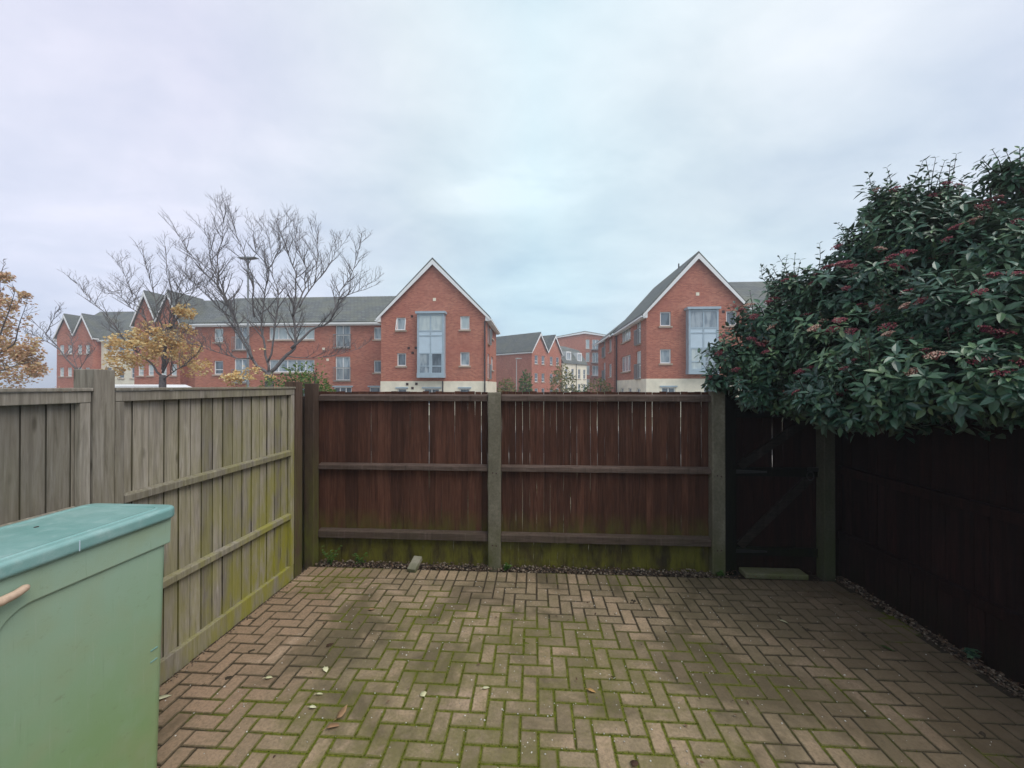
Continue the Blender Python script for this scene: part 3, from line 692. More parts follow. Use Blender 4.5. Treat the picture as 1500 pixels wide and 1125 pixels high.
fleaf(241,1022,.08,.05,.8,M['pale_leaf'],'curled whitish leaf wedged beside the green bin foot')
fleaf(929,1118,.05,.045,.9,M['litter'],'dark red leaf scrap on the nearest pavers at the photo bottom edge')
def weed(loc, h, n, label, seed):
    rd = random.Random(seed); root = empty('weed_plant', loc, 0, label, 'weed', 'weeds at the foot of the fences')
    st_, lf = MB(), MB()
    for k in range(n):
        a = rd.uniform(0,6.28); o = Vector((math.cos(a),math.sin(a),0)); hh = h*rd.uniform(.5,1)
        pts = [Vector((0,0,0)), o*hh*.2+Vector((0,0,hh*.55)), o*hh*.55+Vector((0,0,hh))]
        st_.tube(pts, [.003,.002,.001], 5)
        for j in range(6):
            t = .25+.75*j/5; p = pts[0].lerp(pts[1], min(1,t*2)) if t < .5 else pts[1].lerp(pts[2], (t-.5)*2)
            b = rd.uniform(0,6.28); leafgeo(lf, p, Vector((math.cos(b),math.sin(b),rd.uniform(0,.5))), Vector((0,0,1)), rd.uniform(.025,.05), rd.uniform(.015,.03), .3)
    wm = M['leaf_dark'] if loc[0] > 3 else M['weed']; st_.build('stem', wm, root); lf.build('foliage', wm, root)
weed((-2.22,4.08,0), .20, 8, 'leafy green weed in the left corner below the slatted fence', 1)
weed((-1.90,4.10,0), .13, 5, 'small sparse weed on the gravel to the right of the leafy corner weed', 2)
weed((-.30,4.09,0), .07, 6, 'low broad leaved weed right of the middle fence post foot', 3)
weed((3.13,2.95,0), .09, 5, 'dim weed growing along the foot of the near black right fence', 4)
weed((1.9,4.08,0), .05, 6, 'tiny moss tuft weed at the foot of the grey post beside the gate', 6)

# ------------------------------------------------------------------ buildings
def face(o, ux, out):      # matrix: local (u, outward, z) on a wall of the building
    ux = Vector(ux); ou = Vector(out)
    return Matrix(((ux.x,ou.x,0,o[0]),(ux.y,ou.y,0,o[1]),(ux.z,ou.z,1,o[2] if len(o) > 2 else 0),(0,0,0,1)))
FRONT = lambda y=0: face((0,y,0),(1,0,0),(0,-1,0))
LEFT = lambda x: face((x,0,0),(0,1,0),(-1,0,0))      # u = local y
RIGHT = lambda x: face((x,0,0),(0,1,0),(1,0,0))
GL = ['glass_dark','glass_mid','glass_pale']
CUTS = {}
def carve(root):
    cuts = CUTS.get(root.name, [])
    if not cuts: return
    mb = MB()
    for T, x0, x1, z0, z1 in cuts: mb.T = T; mb.box(x0,-.22,z0,x1,.13,z1)
    c = mb.build('cutter', M['dark']); 
    bm_ = bmesh.new(); bm_.from_mesh(c.data); bmesh.ops.recalc_face_normals(bm_, faces=bm_.faces); bm_.to_mesh(c.data); bm_.free()
    for o in [o for o in root.children if o.name.split('.')[0] in ('wall','render_band','render_wall','dormer')]:
        bm_ = bmesh.new(); bm_.from_mesh(o.data); bmesh.ops.recalc_face_normals(bm_, faces=bm_.faces); bm_.to_mesh(o.data); bm_.free()
        md = o.modifiers.new('cut','BOOLEAN'); md.operation = 'DIFFERENCE'; md.solver = 'EXACT'; md.object = c
        par = o.parent; o.parent = None
        bpy.context.view_layer.update(); dg = bpy.context.evaluated_depsgraph_get()
        me = bpy.data.meshes.new_from_object(o.evaluated_get(dg)); o.modifiers.clear(); o.data = me; o.parent = par
    bpy.data.objects.remove(c)
def window(root, T, u, z, w, h, cols=1, trans=None, sill=True, glass=None, frame='white', lintel=False, fw=.075, rails=False, open_=False):
    T0 = T; x0, x1, z0, z1 = u-w/2, u+w/2, z-h/2, z+h/2; CUTS.setdefault(root.name, []).append((T0,x0-.002,x1+.002,z0-.002,z1+.002)); T = T0 @ Matrix.Translation((0,-.125,0))
    f = MB(); f.T = T
    f.box(x0,-.01,z0,x0+fw,.05,z1); f.box(x1-fw,-.01,z0,x1,.05,z1); f.box(x0+fw,-.01,z0,x1-fw,.05,z0+fw); f.box(x0+fw,-.01,z1-fw,x1-fw,.05,z1)
    for k in range(1, cols): q = x0+w*k/cols; f.box(q-fw*.5,-.01,z0+fw,q+fw*.5,.045,z1-fw)
    if trans: f.box(x0+fw,-.01,z0+trans-fw*.4,x1-fw,.043,z0+trans+fw*.4)
    fo = f.build('window', M[frame], root)
    g = MB(); g.T = T; g.box(x0+fw*.6,.004,z0+fw*.6,x1-fw*.6,.014,z1-fw*.6); g.build('pane', M[glass or random.choice(GL)], fo)
    if open_:
        b = MB(); b.T = T
        for a0, a1 in (((x0,.06,z1),(x0,.3,z0)),((x1,.06,z1),(x1,.3,z0)),((x0,.3,z0),(x1,.3,z0))): b.bar(a0, a1, .05, .06, (0,1,.3))
        b.build('open_sash', M[frame], fo)
    if sill:
        s_ = MB(); s_.T = T0; s_.box(x0-.1,-.01,z0-.12,x1+.1,.09,z0-.004); s_.build('sill', M['stone'], fo)
    if lintel:
        s_ = MB(); s_.T = T0; s_.box(x0-.12,-.01,z1+.004,x1+.12,.07,z1+.11); s_.build('lintel', M['bay_metal'], fo)
    if rails:
        b = MB(); b.T = T0; zt = z0+1.05
        b.box(x0-.1,.14,zt-.03,x1+.1,.18,zt+.02); b.box(x0-.1,.14,z0-.06,x1+.1,.18,z0-.02)
        n = int((w+.2)/.12)
        for k in range(n+1): q = x0-.1+(w+.2)*k/n; b.box(q-.009,.15,z0-.02,q+.009,.17,zt-.03)
        for q in (x0-.09,x1+.06): b.box(q,-.01,zt-.025,q+.03,.14,zt+.015); b.box(q,-.01,z0-.055,q+.03,.14,z0-.025)
        b.build('balcony_rail', M['lamp_metal'], fo)
    return fo
def gable_house(root, w, d, eave, ridge, n=1, band=None, wall='brick', y0=0, x0=None, over=.3, base=GZ-.1, vbox=True, roof='slate', rear_over=.3):
    x0 = -w*n/2 if x0 is None else x0; mb = MB(); poly = [(x0,base)]
    for k in range(n): poly += [(x0+k*w,eave),(x0+(k+.5)*w,ridge)]
    poly += [(x0+n*w,eave),(x0+n*w,base)]
    b = band if band else base
    if band: poly = [(x0,band)]+poly[1:-1]+[(x0+n*w,band)]
    mb.prism(poly, 'y', y0, y0+d); mb.build('wall', M[wall], root)
    if band:
        q = MB(); q.box(x0-.03,y0-.03,base,x0+n*w+.03,y0+d+.03,band-.002); q.build('render_band', M['cream'], root)
    sl = (ridge-eave)/(w/2); th = .16
    rb = MB(); bb = MB()
    for k in range(n):
        c = x0+(k+.5)*w; ol = over if k == 0 else 0; orr = over if k == n-1 else 0
        L_, R_ = (c-w/2-ol, eave-ol*sl), (c+w/2+orr, eave-orr*sl)
        e = .012
        rb.prism([(L_[0],L_[1]+e),(c,ridge+e),(R_[0],R_[1]+e),(R_[0],R_[1]+th+.08),(c,ridge+th+.13),(L_[0],L_[1]+th+.08)], 'y', y0-.22, y0+d+rear_over)
        bw = .24
        bb.prism([(L_[0],L_[1]-bw*.35),(c,ridge-bw),(R_[0],R_[1]-bw*.35),(R_[0],R_[1]+th*.8),(c,ridge+th*.8),(L_[0],L_[1]+th*.8)], 'y', y0-.26, y0-.221)
        if vbox:
            for sx_, on in ((-1,k == 0),(1,k == n-1)):
                if on:
                    xe = c+sx_*(w/2+over); xi = c+sx_*(w/2-.02)
                    bb.prism([(min(xe,xi),eave-over*sl-.10),(max(xe,xi),eave-over*sl-.10),(max(xe,xi),eave-(over if sx_ > 0 else 0)*sl*1.0+.05 if sx_ > 0 else eave+.05),(min(xe,xi),eave-over*sl+.05 if sx_ < 0 else eave+.05)], 'y', y0-.215, y0-.035)
    rb.build('roof', M[roof], root); bb.build('bargeboard', M['white'], root)
    for sx_ in (-1,1):            # soffit, gutter along the side eaves
        gq = MB(); xe = (x0-over) if sx_ < 0 else (x0+n*w+over)
        gq.box(min(xe,xe-sx_*over*.9),y0-.2,eave-over*sl-.12,max(xe,xe-sx_*over*.9),y0+d,eave-over*sl-.03)
        gq.box(min(xe+sx_*.005,xe+sx_*.11),y0-.2,eave-over*sl-.06,max(xe+sx_*.005,xe+sx_*.11),y0+d,eave-over*sl+.05)
        gq.build('gutter', M['white'], root)
def long_house(root, x0, x1, y0, y1, eave, ridge, wall='brick', base=GZ-.1, hip=False, name='wall'):
    ym = (y0+y1)/2; mb = MB(); mb.prism([(y0,base),(y0,eave),(ym,ridge),(y1,eave),(y1,base)], 'x', x0, x1); mb.build(name, M[wall], root)
    sl = (ridge-eave)/((y1-y0)/2); o = .35; rb = MB()
    rb.prism([(y0-o,eave-o*sl+.015),(ym,ridge+.015),(y1+o,eave-o*sl+.015),(y1+o,eave-o*sl+.2),(ym,ridge+.24),(y0-o,eave-o*sl+.2)], 'x', x0-.15, x1+.15)
    rb.build('roof', M['slate'], root)
    g = MB(); g.box(x0-.1,y0-o-.11,eave-o*sl-.05,x1+.1,y0-o-.005,eave-o*sl+.07); g.box(x0-.1,y0-o-.003,eave-o*sl-.14,x1+.1,y0-.01,eave-o*sl-.02); g.build('gutter', M['white'], root)
def vents(root, T, pts, mat='dark', s=.09):
    for u, z in pts:
        mb = MB(); mb.T = T; mb.box(u-s,-.01,z-s,u+s,.03,z+s); mb.build('wall_vent', M[mat], root)
def pipe(root, x, y, z0, z1):
    mb = MB(); mb.tube([(x,y,z0),(x,y,z1)], .05, 8); mb.build('downpipe', M['pipe'], root)
def baywindow(root, cx, w, z0, z1, panes):
    p = .5; b = MB(); x0, x1 = cx-w/2, cx+w/2
    b.box(x0-.12,-p-.12,z1-.16,x1+.12,0,z1); b.box(x0-.02,-p-.03,z0,x1+.02,0,z0+.36)
    for x in (x0,x1-.13): b.box(x,-p,z0+.36,x+.13,-.001,z1-.16)
    b.box(cx-.05,-p+.01,z0+.36,cx+.05,-p+.09,z1-.16)
    zs = [z1-.16-.10, z1-.16-1.28, z1-.16-1.62, z0+.36+1.42]
    for z in zs: b.box(x0+.13,-p+.008,z-.045,x1-.13,-p+.085,z+.045)
    bo = b.build('bay_window', M['bay_metal'], root)
    s_ = MB(); s_.box(x0-.001,-p+.13,z0+.37,x0+.11,-.002,z1-.17); s_.box(x1-.11,-p+.13,z0+.37,x1+.001,-.002,z1-.17); s_.build('bay_side', M['bay_metal'], bo)
    for (xa, xb) in ((x0+.13,cx-.05),(cx+.05,x1-.13)):
        g = MB(); g.box(xa,-p+.035,zs[1],xb,-p+.05,z1-.16); g.build('pane', M[panes[0]], bo)
        g = MB(); g.box(xa,-p+.03,zs[3],xb,-p+.045,zs[1]-.002); g.build('spandrel_panel', M['panel'], bo)
        g = MB(); g.box(xa,-p+.035,z0+.36,xb,-p+.05,zs[3]-.002); g.build('pane', M[panes[1] if xa < cx-.3 else panes[2]], bo)
        g = MB(); q = .07
        g.box(xa,-p+.012,z0+.36,xa+q,-p+.075,zs[3]-.045); g.box(xb-q,-p+.012,z0+.36,xb,-p+.075,zs[3]-.045); g.box(xa+q,-p+.012,z0+.36+.45,xb-q,-p+.075,z0+.36+.52); g.build('casement', M['bay_metal'], bo)
# A: gabled house left of centre
A = empty('gabled_house', (-7.565,28.3,0), 0, 'red brick gabled house with a blue grey bay window, left of the gap', 'house', 'gabled houses with bay windows')
gable_house(A, 7.95, 7.5, 7.15, 11.2, 1, 2.3)
window(A, FRONT(), -2.44, 6.6, .68, .95, 1, glass='glass_mid', open_=True)
window(A, FRONT(), -2.40, 3.92, .68, .95, 1, glass='glass_dark')
window(A, FRONT(), 2.39, 6.63, .7, 1.0, glass='glass_pale'); window(A, FRONT(), 2.39, 3.95, .7, 1.0, glass='glass_mid')
baywindow(A, -.06, 2.0, 2.55, 7.42, ('glass_pale','glass_mid','glass_dark'))
for u, w in ((-2.35,.7),(-.1,1.2),(2.39,.75)): window(A, FRONT(-.03), u, 1.15, w, 1.2, 2 if w > 1 else 1, sill=True, lintel=True, glass='glass_dark')
vents(A, FRONT(), [(-1.6,7.16),(-1.85,4.78),(-1.3,4.8),(-1.55,4.42)]); vents(A, FRONT(), [(.1,8.4)], 'cream', .11); vents(A, FRONT(-.03), [(-1.95,2.08),(-1.25,2.1),(-1.55,1.78)])
pipe(A, 3.9, -.1, GZ, 6.75); pipe(A, .75, -.09, GZ, 2.3)
window(A, RIGHT(3.975), 1.6, 6.2, 1.1, 1.9, 2, glass='glass_mid', rails=True); window(A, RIGHT(3.975), 1.6, 3.5, 1.1, 1.9, 2, glass='glass_mid', rails=True)
window(A, RIGHT(3.975), 4.2, 6.5, 1.6, 1.1, 2, glass='glass_dark'); window(A, RIGHT(3.975), 4.2, 3.85, 1.6, 1.1, 2, glass='glass_mid')
# C: gabled house right of centre
C_ = empty('gabled_house', (11.35,27.5,0), 0, 'red brick gabled house with a bay window partly hidden by the evergreen shrub', 'house', 'gabled houses with bay windows')
gable_house(C_, 7.0, 9.6, 7.14, 11.0, 1, 2.45)
window(C_, FRONT(), -2.19, 6.64, .74, 1.0, glass='glass_dark'); window(C_, FRONT(), -2.19, 4.02, .74, 1.0, glass='glass_mid')
window(C_, FRONT(), 2.3, 6.64, .72, 1.0, glass='glass_dark'); window(C_, FRONT(), 2.3, 4.02, .72, 1.0, glass='glass_mid')
baywindow(C_, .2, 2.0, 2.75, 7.35, ('glass_mid','glass_pale','glass_mid'))
vents(C_, FRONT(), [(1.75,7.1)]); vents(C_, FRONT(), [(0,8.35)], 'cream', .11)
window(C_, FRONT(-.03), -2.0, 1.2, .95, 1.3, 2, lintel=True, glass='glass_dark'); window(C_, FRONT(-.03), .9, 1.2, 1.0, 1.3, 2, lintel=True, glass='glass_dark')
LC = LEFT(-3.5)
window(C_, LC, 2.05, 6.15, 1.25, 2.05, 2, .95, glass='glass_pale', rails=True); window(C_, LC, 2.05, 3.55, 1.25, 2.05, 2, .95, glass='glass_pale', rails=True)
window(C_, LC, 6.1, 6.45, 3.2, 1.35, 3, glass='glass_pale'); window(C_, LC, 6.1, 3.85, 3.2, 1.35, 3, glass='glass_mid')
LCb = LEFT(-3.53)
for u in (2.0,4.6,7.4): window(C_, LCb, u, 1.1, 1.1, 1.3, 2, lintel=False, glass='glass_dark')
pipe(C_, -3.62, 9.4, GZ, 6.7); pipe(C_, 3.6, .05, GZ, 6.7)
mb = MB(); mb.tube([(-.1,3.2,11.1),(-.1,3.2,11.5)], [.06,.05], 8); mb.build('roof_vent', M['pipe'], C_)
# D: set-back block beyond C, and its slate-roofed wing to the right
D = empty('terrace_house', (7.55,37.15,0), 0, 'narrow red brick house in the distance directly behind the right gabled house', 'house')
mb = MB(); mb.box(0,0,GZ-.1,6,9,6.85); mb.build('wall', M['brick'], D)
mb = MB(); mb.prism([(-.35,6.75),(3,9.4),(6.3,6.75),(6.3,6.95),(3,9.65),(-.35,6.95)], 'y', .02, 9.3); mb.build('roof', M['slate'], D)
mb = MB(); mb.box(-.45,.0,6.68,-.34,9.2,6.82); mb.build('gutter', M['white'], D)
for u, w in ((1.8,1.3),(5.0,1.2)):
    for z in (6.0,3.5): window(D, LEFT(0), u, z, w, 1.3 if u < 3 else 1.9, 2, glass='glass_mid', rails=u > 3)
Wg = empty('terrace_house', (15,30,0), 0, 'house with a grey slate roof showing between the right gable and the evergreen shrub', 'house')
long_house(Wg, 0.1, 16, 0, 9, 7.3, 10.75)
for u in (3,7,11): 
    for z in (5.8,3.2): window(Wg, FRONT(), u, z, 1.3, 1.3, 2)
# B: long terrace to the left of A
B = empty('terraced_block', (-20.1,30.8,0), 0, 'long red brick terrace with a slate roof joined to the left gabled house', 'building')
long_house(B, -8.5, 8.55, 0, 9.2, 7.25, 10.15)
ux = lambda px: (lambda u: 30.8*((u*cs-sn)/(cs+u*sn))+20.1)((px-750)/FPX)
mpp = 31.8/FPX
for zc in (0,-2.72):
    window(B, FRONT(), ux(502), 6.1+zc, 1.25, 1.95, 2, 1.0, glass='glass_mid', rails=True)
    window(B, FRONT(), ux(554), 6.25+zc, .75, 1.0, 1, glass='glass_mid' if zc == 0 else 'glass_dark')
    window(B, FRONT(), ux(427), 6.32+zc, 3.9, 1.05, 5, glass='glass_pale' if zc == 0 else 'glass_mid')
    window(B, FRONT(), ux(354), 5.95+zc, 1.3, 1.95, 2, 1.0, glass='glass_mid', rails=True)
    window(B, FRONT(), ux(320), 6.2+zc, .8, 1.15, 1, .4, glass='glass_pale' if zc == 0 else 'glass_dark')
window(B, FRONT(), ux(502), 1.3, 1.5, 1.1, 3, lintel=True, glass='glass_dark'); window(B, FRONT(), ux(549), 1.3, .9, 1.1, 1, lintel=True, glass='glass_dark')
window(B, FRONT(), ux(427), 1.2, 2.4, 1.1, 3, glass='glass_dark')
vents(B, FRONT(), [(ux(474),5.0),(ux(480),4.1)], 'cream', .1)
# E, F: double-gabled terraces at the left
def twin_terrace(loc, x0, x1, dep, eave, ridge, gx, gw, gap, lab, cream_from=None, group='twin gabled terraces at left'):
    r = empty('twin_gabled_house', loc, 0, lab, 'house', group)
    long_house(r, x0, x1, 0, dep, eave, ridge)
    gable_house(r, gw, 3.5, eave+.2, gap, 2, None, 'brick', -.8, gx, .16, vbox=False, rear_over=.1)
    for k in (0,1):
        for z in (eave-1.4, eave-4.1, eave-6.6):
            for q in (-.22,.22): window(r, FRONT(-.8), gx+(k+.5+q)*gw, z, .55, 1.05, 1, .4, glass='glass_pale')
    if cream_from is not None:
        mb = MB(); mb.box(cream_from, -.06, GZ-.1, x1, .0-.002, eave-.15); mb.build('render_wall', M['cream'], r)
        n = int((x1-cream_from)/1.6)
        for k in range(n):
            for z in (eave-1.5, eave-4.2): window(r, FRONT(-.06), cream_from+1+k*1.6, z, .7, 1.3, 1, .6, glass='glass_dark')
    return r
twin_terrace((-34.5,33.6,0), -2.0, 5.7, 9, 7.5, 10.6, -1.75, 2.2, 10.3, 'red brick house with twin pointed gables behind the yellow leaved tree')
twin_terrace((-52,43.6,0), -6.0, 5.0, 9, 7.7, 11.6, -5.2, 2.3, 10.3, 'faded red brick house with twin gables and a cream end wall', -.4)
# middle distance
H = empty('twin_gabled_house', (-.41,57.07,0), R(53.1), 'distant red brick house with twin white edged gables and a blank side wall', 'house')
gable_house(H, 4.0, 15, 7.1, 9.85, 2, None, 'brick', 0, 0, .15, vbox=False)
for k in (0,1):
    for z in (5.9,3.2,.9):
        for q in (-.22,.22): window(H, FRONT(), 4*(k+.5+q), z, .8, 1.3, 1, .45, glass='glass_dark')
I = empty('mansard_house', (4.6,63.75,0), R(53.1), 'distant cream house with a dark mansard roof and white dormers', 'house')
mb = MB(); mb.box(.02,0,GZ-.1,8,9,5.75); mb.build('wall', M['cream'], I)
mb = MB(); mb.prism([(-.25,5.7),(1.6,8.4),(4.5,9.3),(7.4,8.4),(9.2,5.7)], 'x', .0, 8.1); mb.build('roof', M['slate'], I)
for x in (2.2,5.8):
    mb = MB(); mb.box(x-.75,.15,6.2,x+.75,2.2,7.75); d = mb.build('dormer', M['white'], I)
    window(I, FRONT(.15), x, 6.95, 1.1, 1.2, 2, sill=False, glass='glass_mid')
for x in (1.2,3.2,5.4,7.2):
    for z in (4.0,1.4): window(I, FRONT(), x, z, .8, 1.7, 1, .8, glass='glass_dark')
pipe(I, 4.3, -.08, GZ, 5.7)
J = empty('apartment_block', (10.4,80.5,0), 0, 'tall distant red brick apartment block with a low pitched roof and balconies', 'building')
gable_house(J, 11.2, 12, 12.0, 13.0, 1, None, 'brick', 0, None, .5, vbox=False, roof='lamp_metal' if False else 'slate')
for x in (.6,3.6,4.9):
    for z in (10.6,7.9,5.2,2.4): window(J, FRONT(), x, z, .75, 1.9, 1, glass='glass_pale')
for z in (9.3,6.6,3.9):
    mb = MB(); mb.box(1.3,-1.5,z,3.3,-.002,z+.15); b_ = mb.build('balcony', M['lamp_metal'], J)
    mb = MB(); mb.box(1.3,-1.5,z+1.1,3.3,-1.45,z+1.16)
    for k in range(15): mb.box(1.32+k*.139,-1.48,z+.15,1.345+k*.139,-1.46,z+1.1)
    for xx in (1.3,3.26): mb.box(xx,-1.449,z+1.1,xx+.04,-.002,z+1.16)
    mb.build('balcony_rail', M['lamp_metal'], b_)
    window(J, FRONT(), 2.2, z+1.2, 1.3, 2.0, 2, sill=False, glass='glass_mid')
mb = MB(); mb.box(2,8,12.5,11,14,13.6); mb.build('plant_room', M['lamp_metal'], J)

for bl_ in [o for o in COL.objects if o.type == 'EMPTY' and o.name in CUTS]: carve(bl_)

# ------------------------------------------------------------------ street lamps
def lamp(p, top, mat, label, head):
    r = empty('street_lamp', (p.x,p.y,GZ), 0, label, 'street lamp', 'street lamps'); h = top-GZ
    mb = MB(); mb.tube([(0,0,0),(0,0,1.2),(0,0,1.25),(0,0,h)], [.085,.085,.06,.04], 10); mb.build('pole', mat, r)
    mb = MB()
    if head == 2:
        mb.prism([(-.5,h+.02),(-.1,h-.02),(.1,h-.02),(.5,h+.02),(.5,h+.06),(.1,h+.08),(-.1,h+.08),(-.5,h+.06)], 'y', -.15, .15)
    else: mb.prism([(-.1,h-.02),(.55,h+.03),(.6,h+.08),(.1,h+.14),(-.1,h+.10)], 'y', -.12, .12)
    mb.build('lamp_head', mat, r, bevel=.02)
lamp(at(363,560,20), at(363,379,20).z, M['lamp_metal'], 'tall grey street lamp with a flat double head among the bare branches', 2)
lamp(at(756.5,560,42), at(756.5,526,42).z, M['lamp_pale'], 'pale thin street lamp before the distant twin gabled house', 1)

# ------------------------------------------------------------------ van behind the left fence
vp = at(232,565,21); V = empty('parked_van', (vp.x,vp.y,GZ), R(12), 'white parked van of which only the roof shows above the grey fence', 'van')
mb = MB(); mb.prism([(-2.3,.35),(2.4,.35),(2.45,1.0),(1.75,1.2),(1.15,2.12),(.8,2.27),(-2.2,2.27),(-2.32,2.12)], 'y', -.95, .95); mb.build('body', M['white'], V, bevel=.1, seg=4)
mb = MB(); mb.prism([(1.62,1.32),(1.12,2.05),(.3,2.05),(.3,1.32)], 'y', -.965, .965); mb.build('side_window', M['glass_dark'], V)
mb = MB(); mb.add([(1.78,-.8,1.27),(1.78,.8,1.27),(1.24,.75,2.08),(1.24,-.75,2.08)], [(0,1,2,3)]); mb.build('windscreen', M['glass_dark'], V)
for x in (-1.4,1.5):
    for y in (-.9,.72):
        mb = MB(); mb.tube([(x,y,.33),(x,y+.18,.33)], .33, 20); w_ = mb.build('wheel', M['pipe'], V)
        mb = MB(); mb.tube([(x,y-.005,.33),(x,y+.185,.33)], .18, 16); mb.build('rim', M['lamp_pale'], w_)

# ------------------------------------------------------------------ trees
def smooth_path(pts, k=3):
    out = []
    for i in range(len(pts)-1):
        p0, p1, p2, p3 = pts[max(i-1,0)], pts[i], pts[i+1], pts[min(i+2,len(pts)-1)]
        for j in range(k):
            t = j/k; out.append(.5*((2*p1)+(p2-p0)*t+(2*p0-5*p1+4*p2-p3)*t*t+(3*p1-p0-3*p2+p3)*t**3))
    out.append(pts[-1]); return out
def twigs(mb, path, r0, r1, rd, scale, depth=0, spacing=.4, up=.55, tips=None, minr=.006, start=.22):
    """grow side branches along a limb"""
    n = len(path); L = sum((path[i+1]-path[i]).length for i in range(n-1)); acc = 0; nxt = L*start; side = rd.choice((-1,1))
    for i in range(n-1):
        seg = (path[i+1]-path[i]); sl = seg.length
        while acc+sl > nxt:
            t = (nxt-acc)/sl; p = path[i]+seg*t; f = nxt/L; d = seg.normalized()
            az = rd.uniform(0,6.28); o = d.orthogonal(); o.rotate(Matrix.Rotation(az,3,d)) if False else None
            ov = Matrix.Rotation(az,3,d) @ d.orthogonal().normalized()
            ov.z = abs(ov.z)*.6+ov.z*.4; nd = (d*rd.uniform(.6,1.1)+ov*rd.uniform(.55,1.15)+Vector((0,0,up*rd.uniform(.0,.7)))).normalized()
            bl = scale*rd.uniform(.45,1.0)*(1.05-.55*f); rr = (r0+(r1-r0)*f)*.55; rr = max(minr, min(rr, bl*.02+minr*.6))
            pts = [p]; cur = p; dd = nd
            ns = 5
            for k in range(ns):
                dd = (dd+Vector((rd.gauss(0,.09),rd.gauss(0,.09),rd.gauss(.05,.09)))).normalized(); cur = cur+dd*bl/ns; pts.append(cur)
            mb.tube(pts, [rr*(1-.72*k/ns) for k in range(ns+1)], 5 if depth == 0 else 4, cap=False)
            if tips is not None: tips.append((pts[-1], dd)); tips.append((pts[3], dd))
            if depth < 2: twigs(mb, pts, rr, rr*.3, rd, scale*.5, depth+1, spacing*(.85 if depth == 0 else 1.0), up*.8, tips, minr*.85, .25)
            nxt += spacing*rd.uniform(.55,1.5)
        acc += sl
def limb_tree(name, label, cat, t, trunk, limbs, radii, zoom, seed, scale, bark, spacing=.4, group='bare trees behind the fences', up=.55, minr=.007, foliage=None, start=.22, leafmat=None, trunk_r=.16):
    rd = random.Random(seed); zx, zy, zs = zoom
    W = lambda q, dt: at(zx+q[0]/zs, zy+q[1]/zs, t+dt)
    b0 = W(trunk[-1], 0); base = Vector((b0.x, b0.y, GZ)); root = empty(name, base, 0, label, cat, group)
    Tm = Matrix.Translation(-base); tr = MB(); tr.T = Tm; cr = MB(); cr.T = Tm; tips = []
    tp = smooth_path([base-Vector((0,0,.15))]+[W(q,0) for q in trunk[::-1]], 3) ; n = len(tp)
    tr.tube(tp, [trunk_r*(1.25-.5*i/(n-1)) for i in range(n)], 10)
    for li, (pts, r0) in enumerate(zip(limbs, radii)):
        dt = rd.uniform(-1.4,1.4)
        path = smooth_path([W(q, dt*(i/(len(pts)-1)) if isinstance(pts, list) else 0) for i, q in enumerate(pts)], 3)
        path = [p+Vector((rd.gauss(0,.03),rd.gauss(0,.03),rd.gauss(0,.03)))*(1 if 0 < i < len(path)-1 else 0) for i, p in enumerate(path)]
        n = len(path); tr.tube(path, [max(minr*1.1, .64*r0*(.10+.90*(1-i/(n-1))**1.35)) for i in range(n)], 7)
        twigs(cr, path, r0, r0*.15, rd, scale, 0, spacing, up, tips, minr, start)
    tr.build('trunk', bark, root, smooth=True); cr.build('crown', bark, root, smooth=True)
    if foliage:
        fm = MB(); fm.T = Tm
        for (cx, cy, rad, cnt) in foliage:
            for k in range(int(cnt*(3.6 if t < 14 else 3.4))):
                v = Vector((rd.gauss(0,1),rd.gauss(0,1),rd.gauss(0,1))).normalized()*rad*rd.random()**.45
                p = W((cx,cy), 0)+Vector((v.x,v.y*1.0,v.z*.8))
                if noise.noise(p*2.1)+.4*noise.noise(p*6) < .02: continue
                a = rd.uniform(0,6.28); leafgeo(fm, p, Vector((math.cos(a),math.sin(a),rd.uniform(-.9,.3))), Vector((rd.gauss(0,1),rd.gauss(0,1)-.5,rd.gauss(.3,.7))), t*.0075*rd.uniform(.6,1.2), t*.0050*rd.uniform(.6,1.2), .2)
        fm.build('foliage', leafmat, root)
    return root
Z2 = (250,280,3.516)
limb_tree('bare_tree', 'large bare tree with spreading upswept branches in front of the long brick terrace', 'tree', 15,
  [(505,935),(508,1010)],
  [[(505,940),(420,860),(330,700),(260,520),(130,370),(10,190)],
   [(505,940),(480,800),(468,700),(480,540),(500,400),(430,290),(420,160)],
   [(505,940),(600,845),(640,780),(628,640),(642,470),(600,300),(540,150)],
   [(620,810),(720,720),(820,660),(880,520),(950,380),(985,210)],
   [(628,640),(680,530),(690,400),(650,250),(640,140)],
   [(420,860),(380,760),(300,600),(240,380),(270,200),(250,50)],
   [(660,600),(740,470),(830,360),(880,250)],
   [(860,560),(960,510),(1060,460)],
   [(425,870),(300,850),(150,800),(0,760)],
   [(600,850),(750,860),(880,835),(990,800)],
   [(430,650),(425,500),(400,380),(340,230),(290,70)],
   [(260,520),(215,400),(200,300),(170,190)],
   [(500,400),(560,300),(560,220),(600,160)],
   [(740,470),(760,330),(760,190)], [(330,700),(230,580),(130,480),(60,430)], [(500,880),(540,700),(550,540),(520,380),(500,200)]],
  [.10,.075,.12,.08,.06,.075,.05,.04,.045,.035,.05,.04,.035,.035,.045,.06], Z2, 5, 1.4, M['bark_far'], .165, up=.5, minr=.0078,
  foliage=[(460,830,.28,150),(420,930,.42,260),(320,960,.4,160),(510,960,.2,60)], leafmat=M['leaf_yellow'])
Z1 = (0,280,3.75)
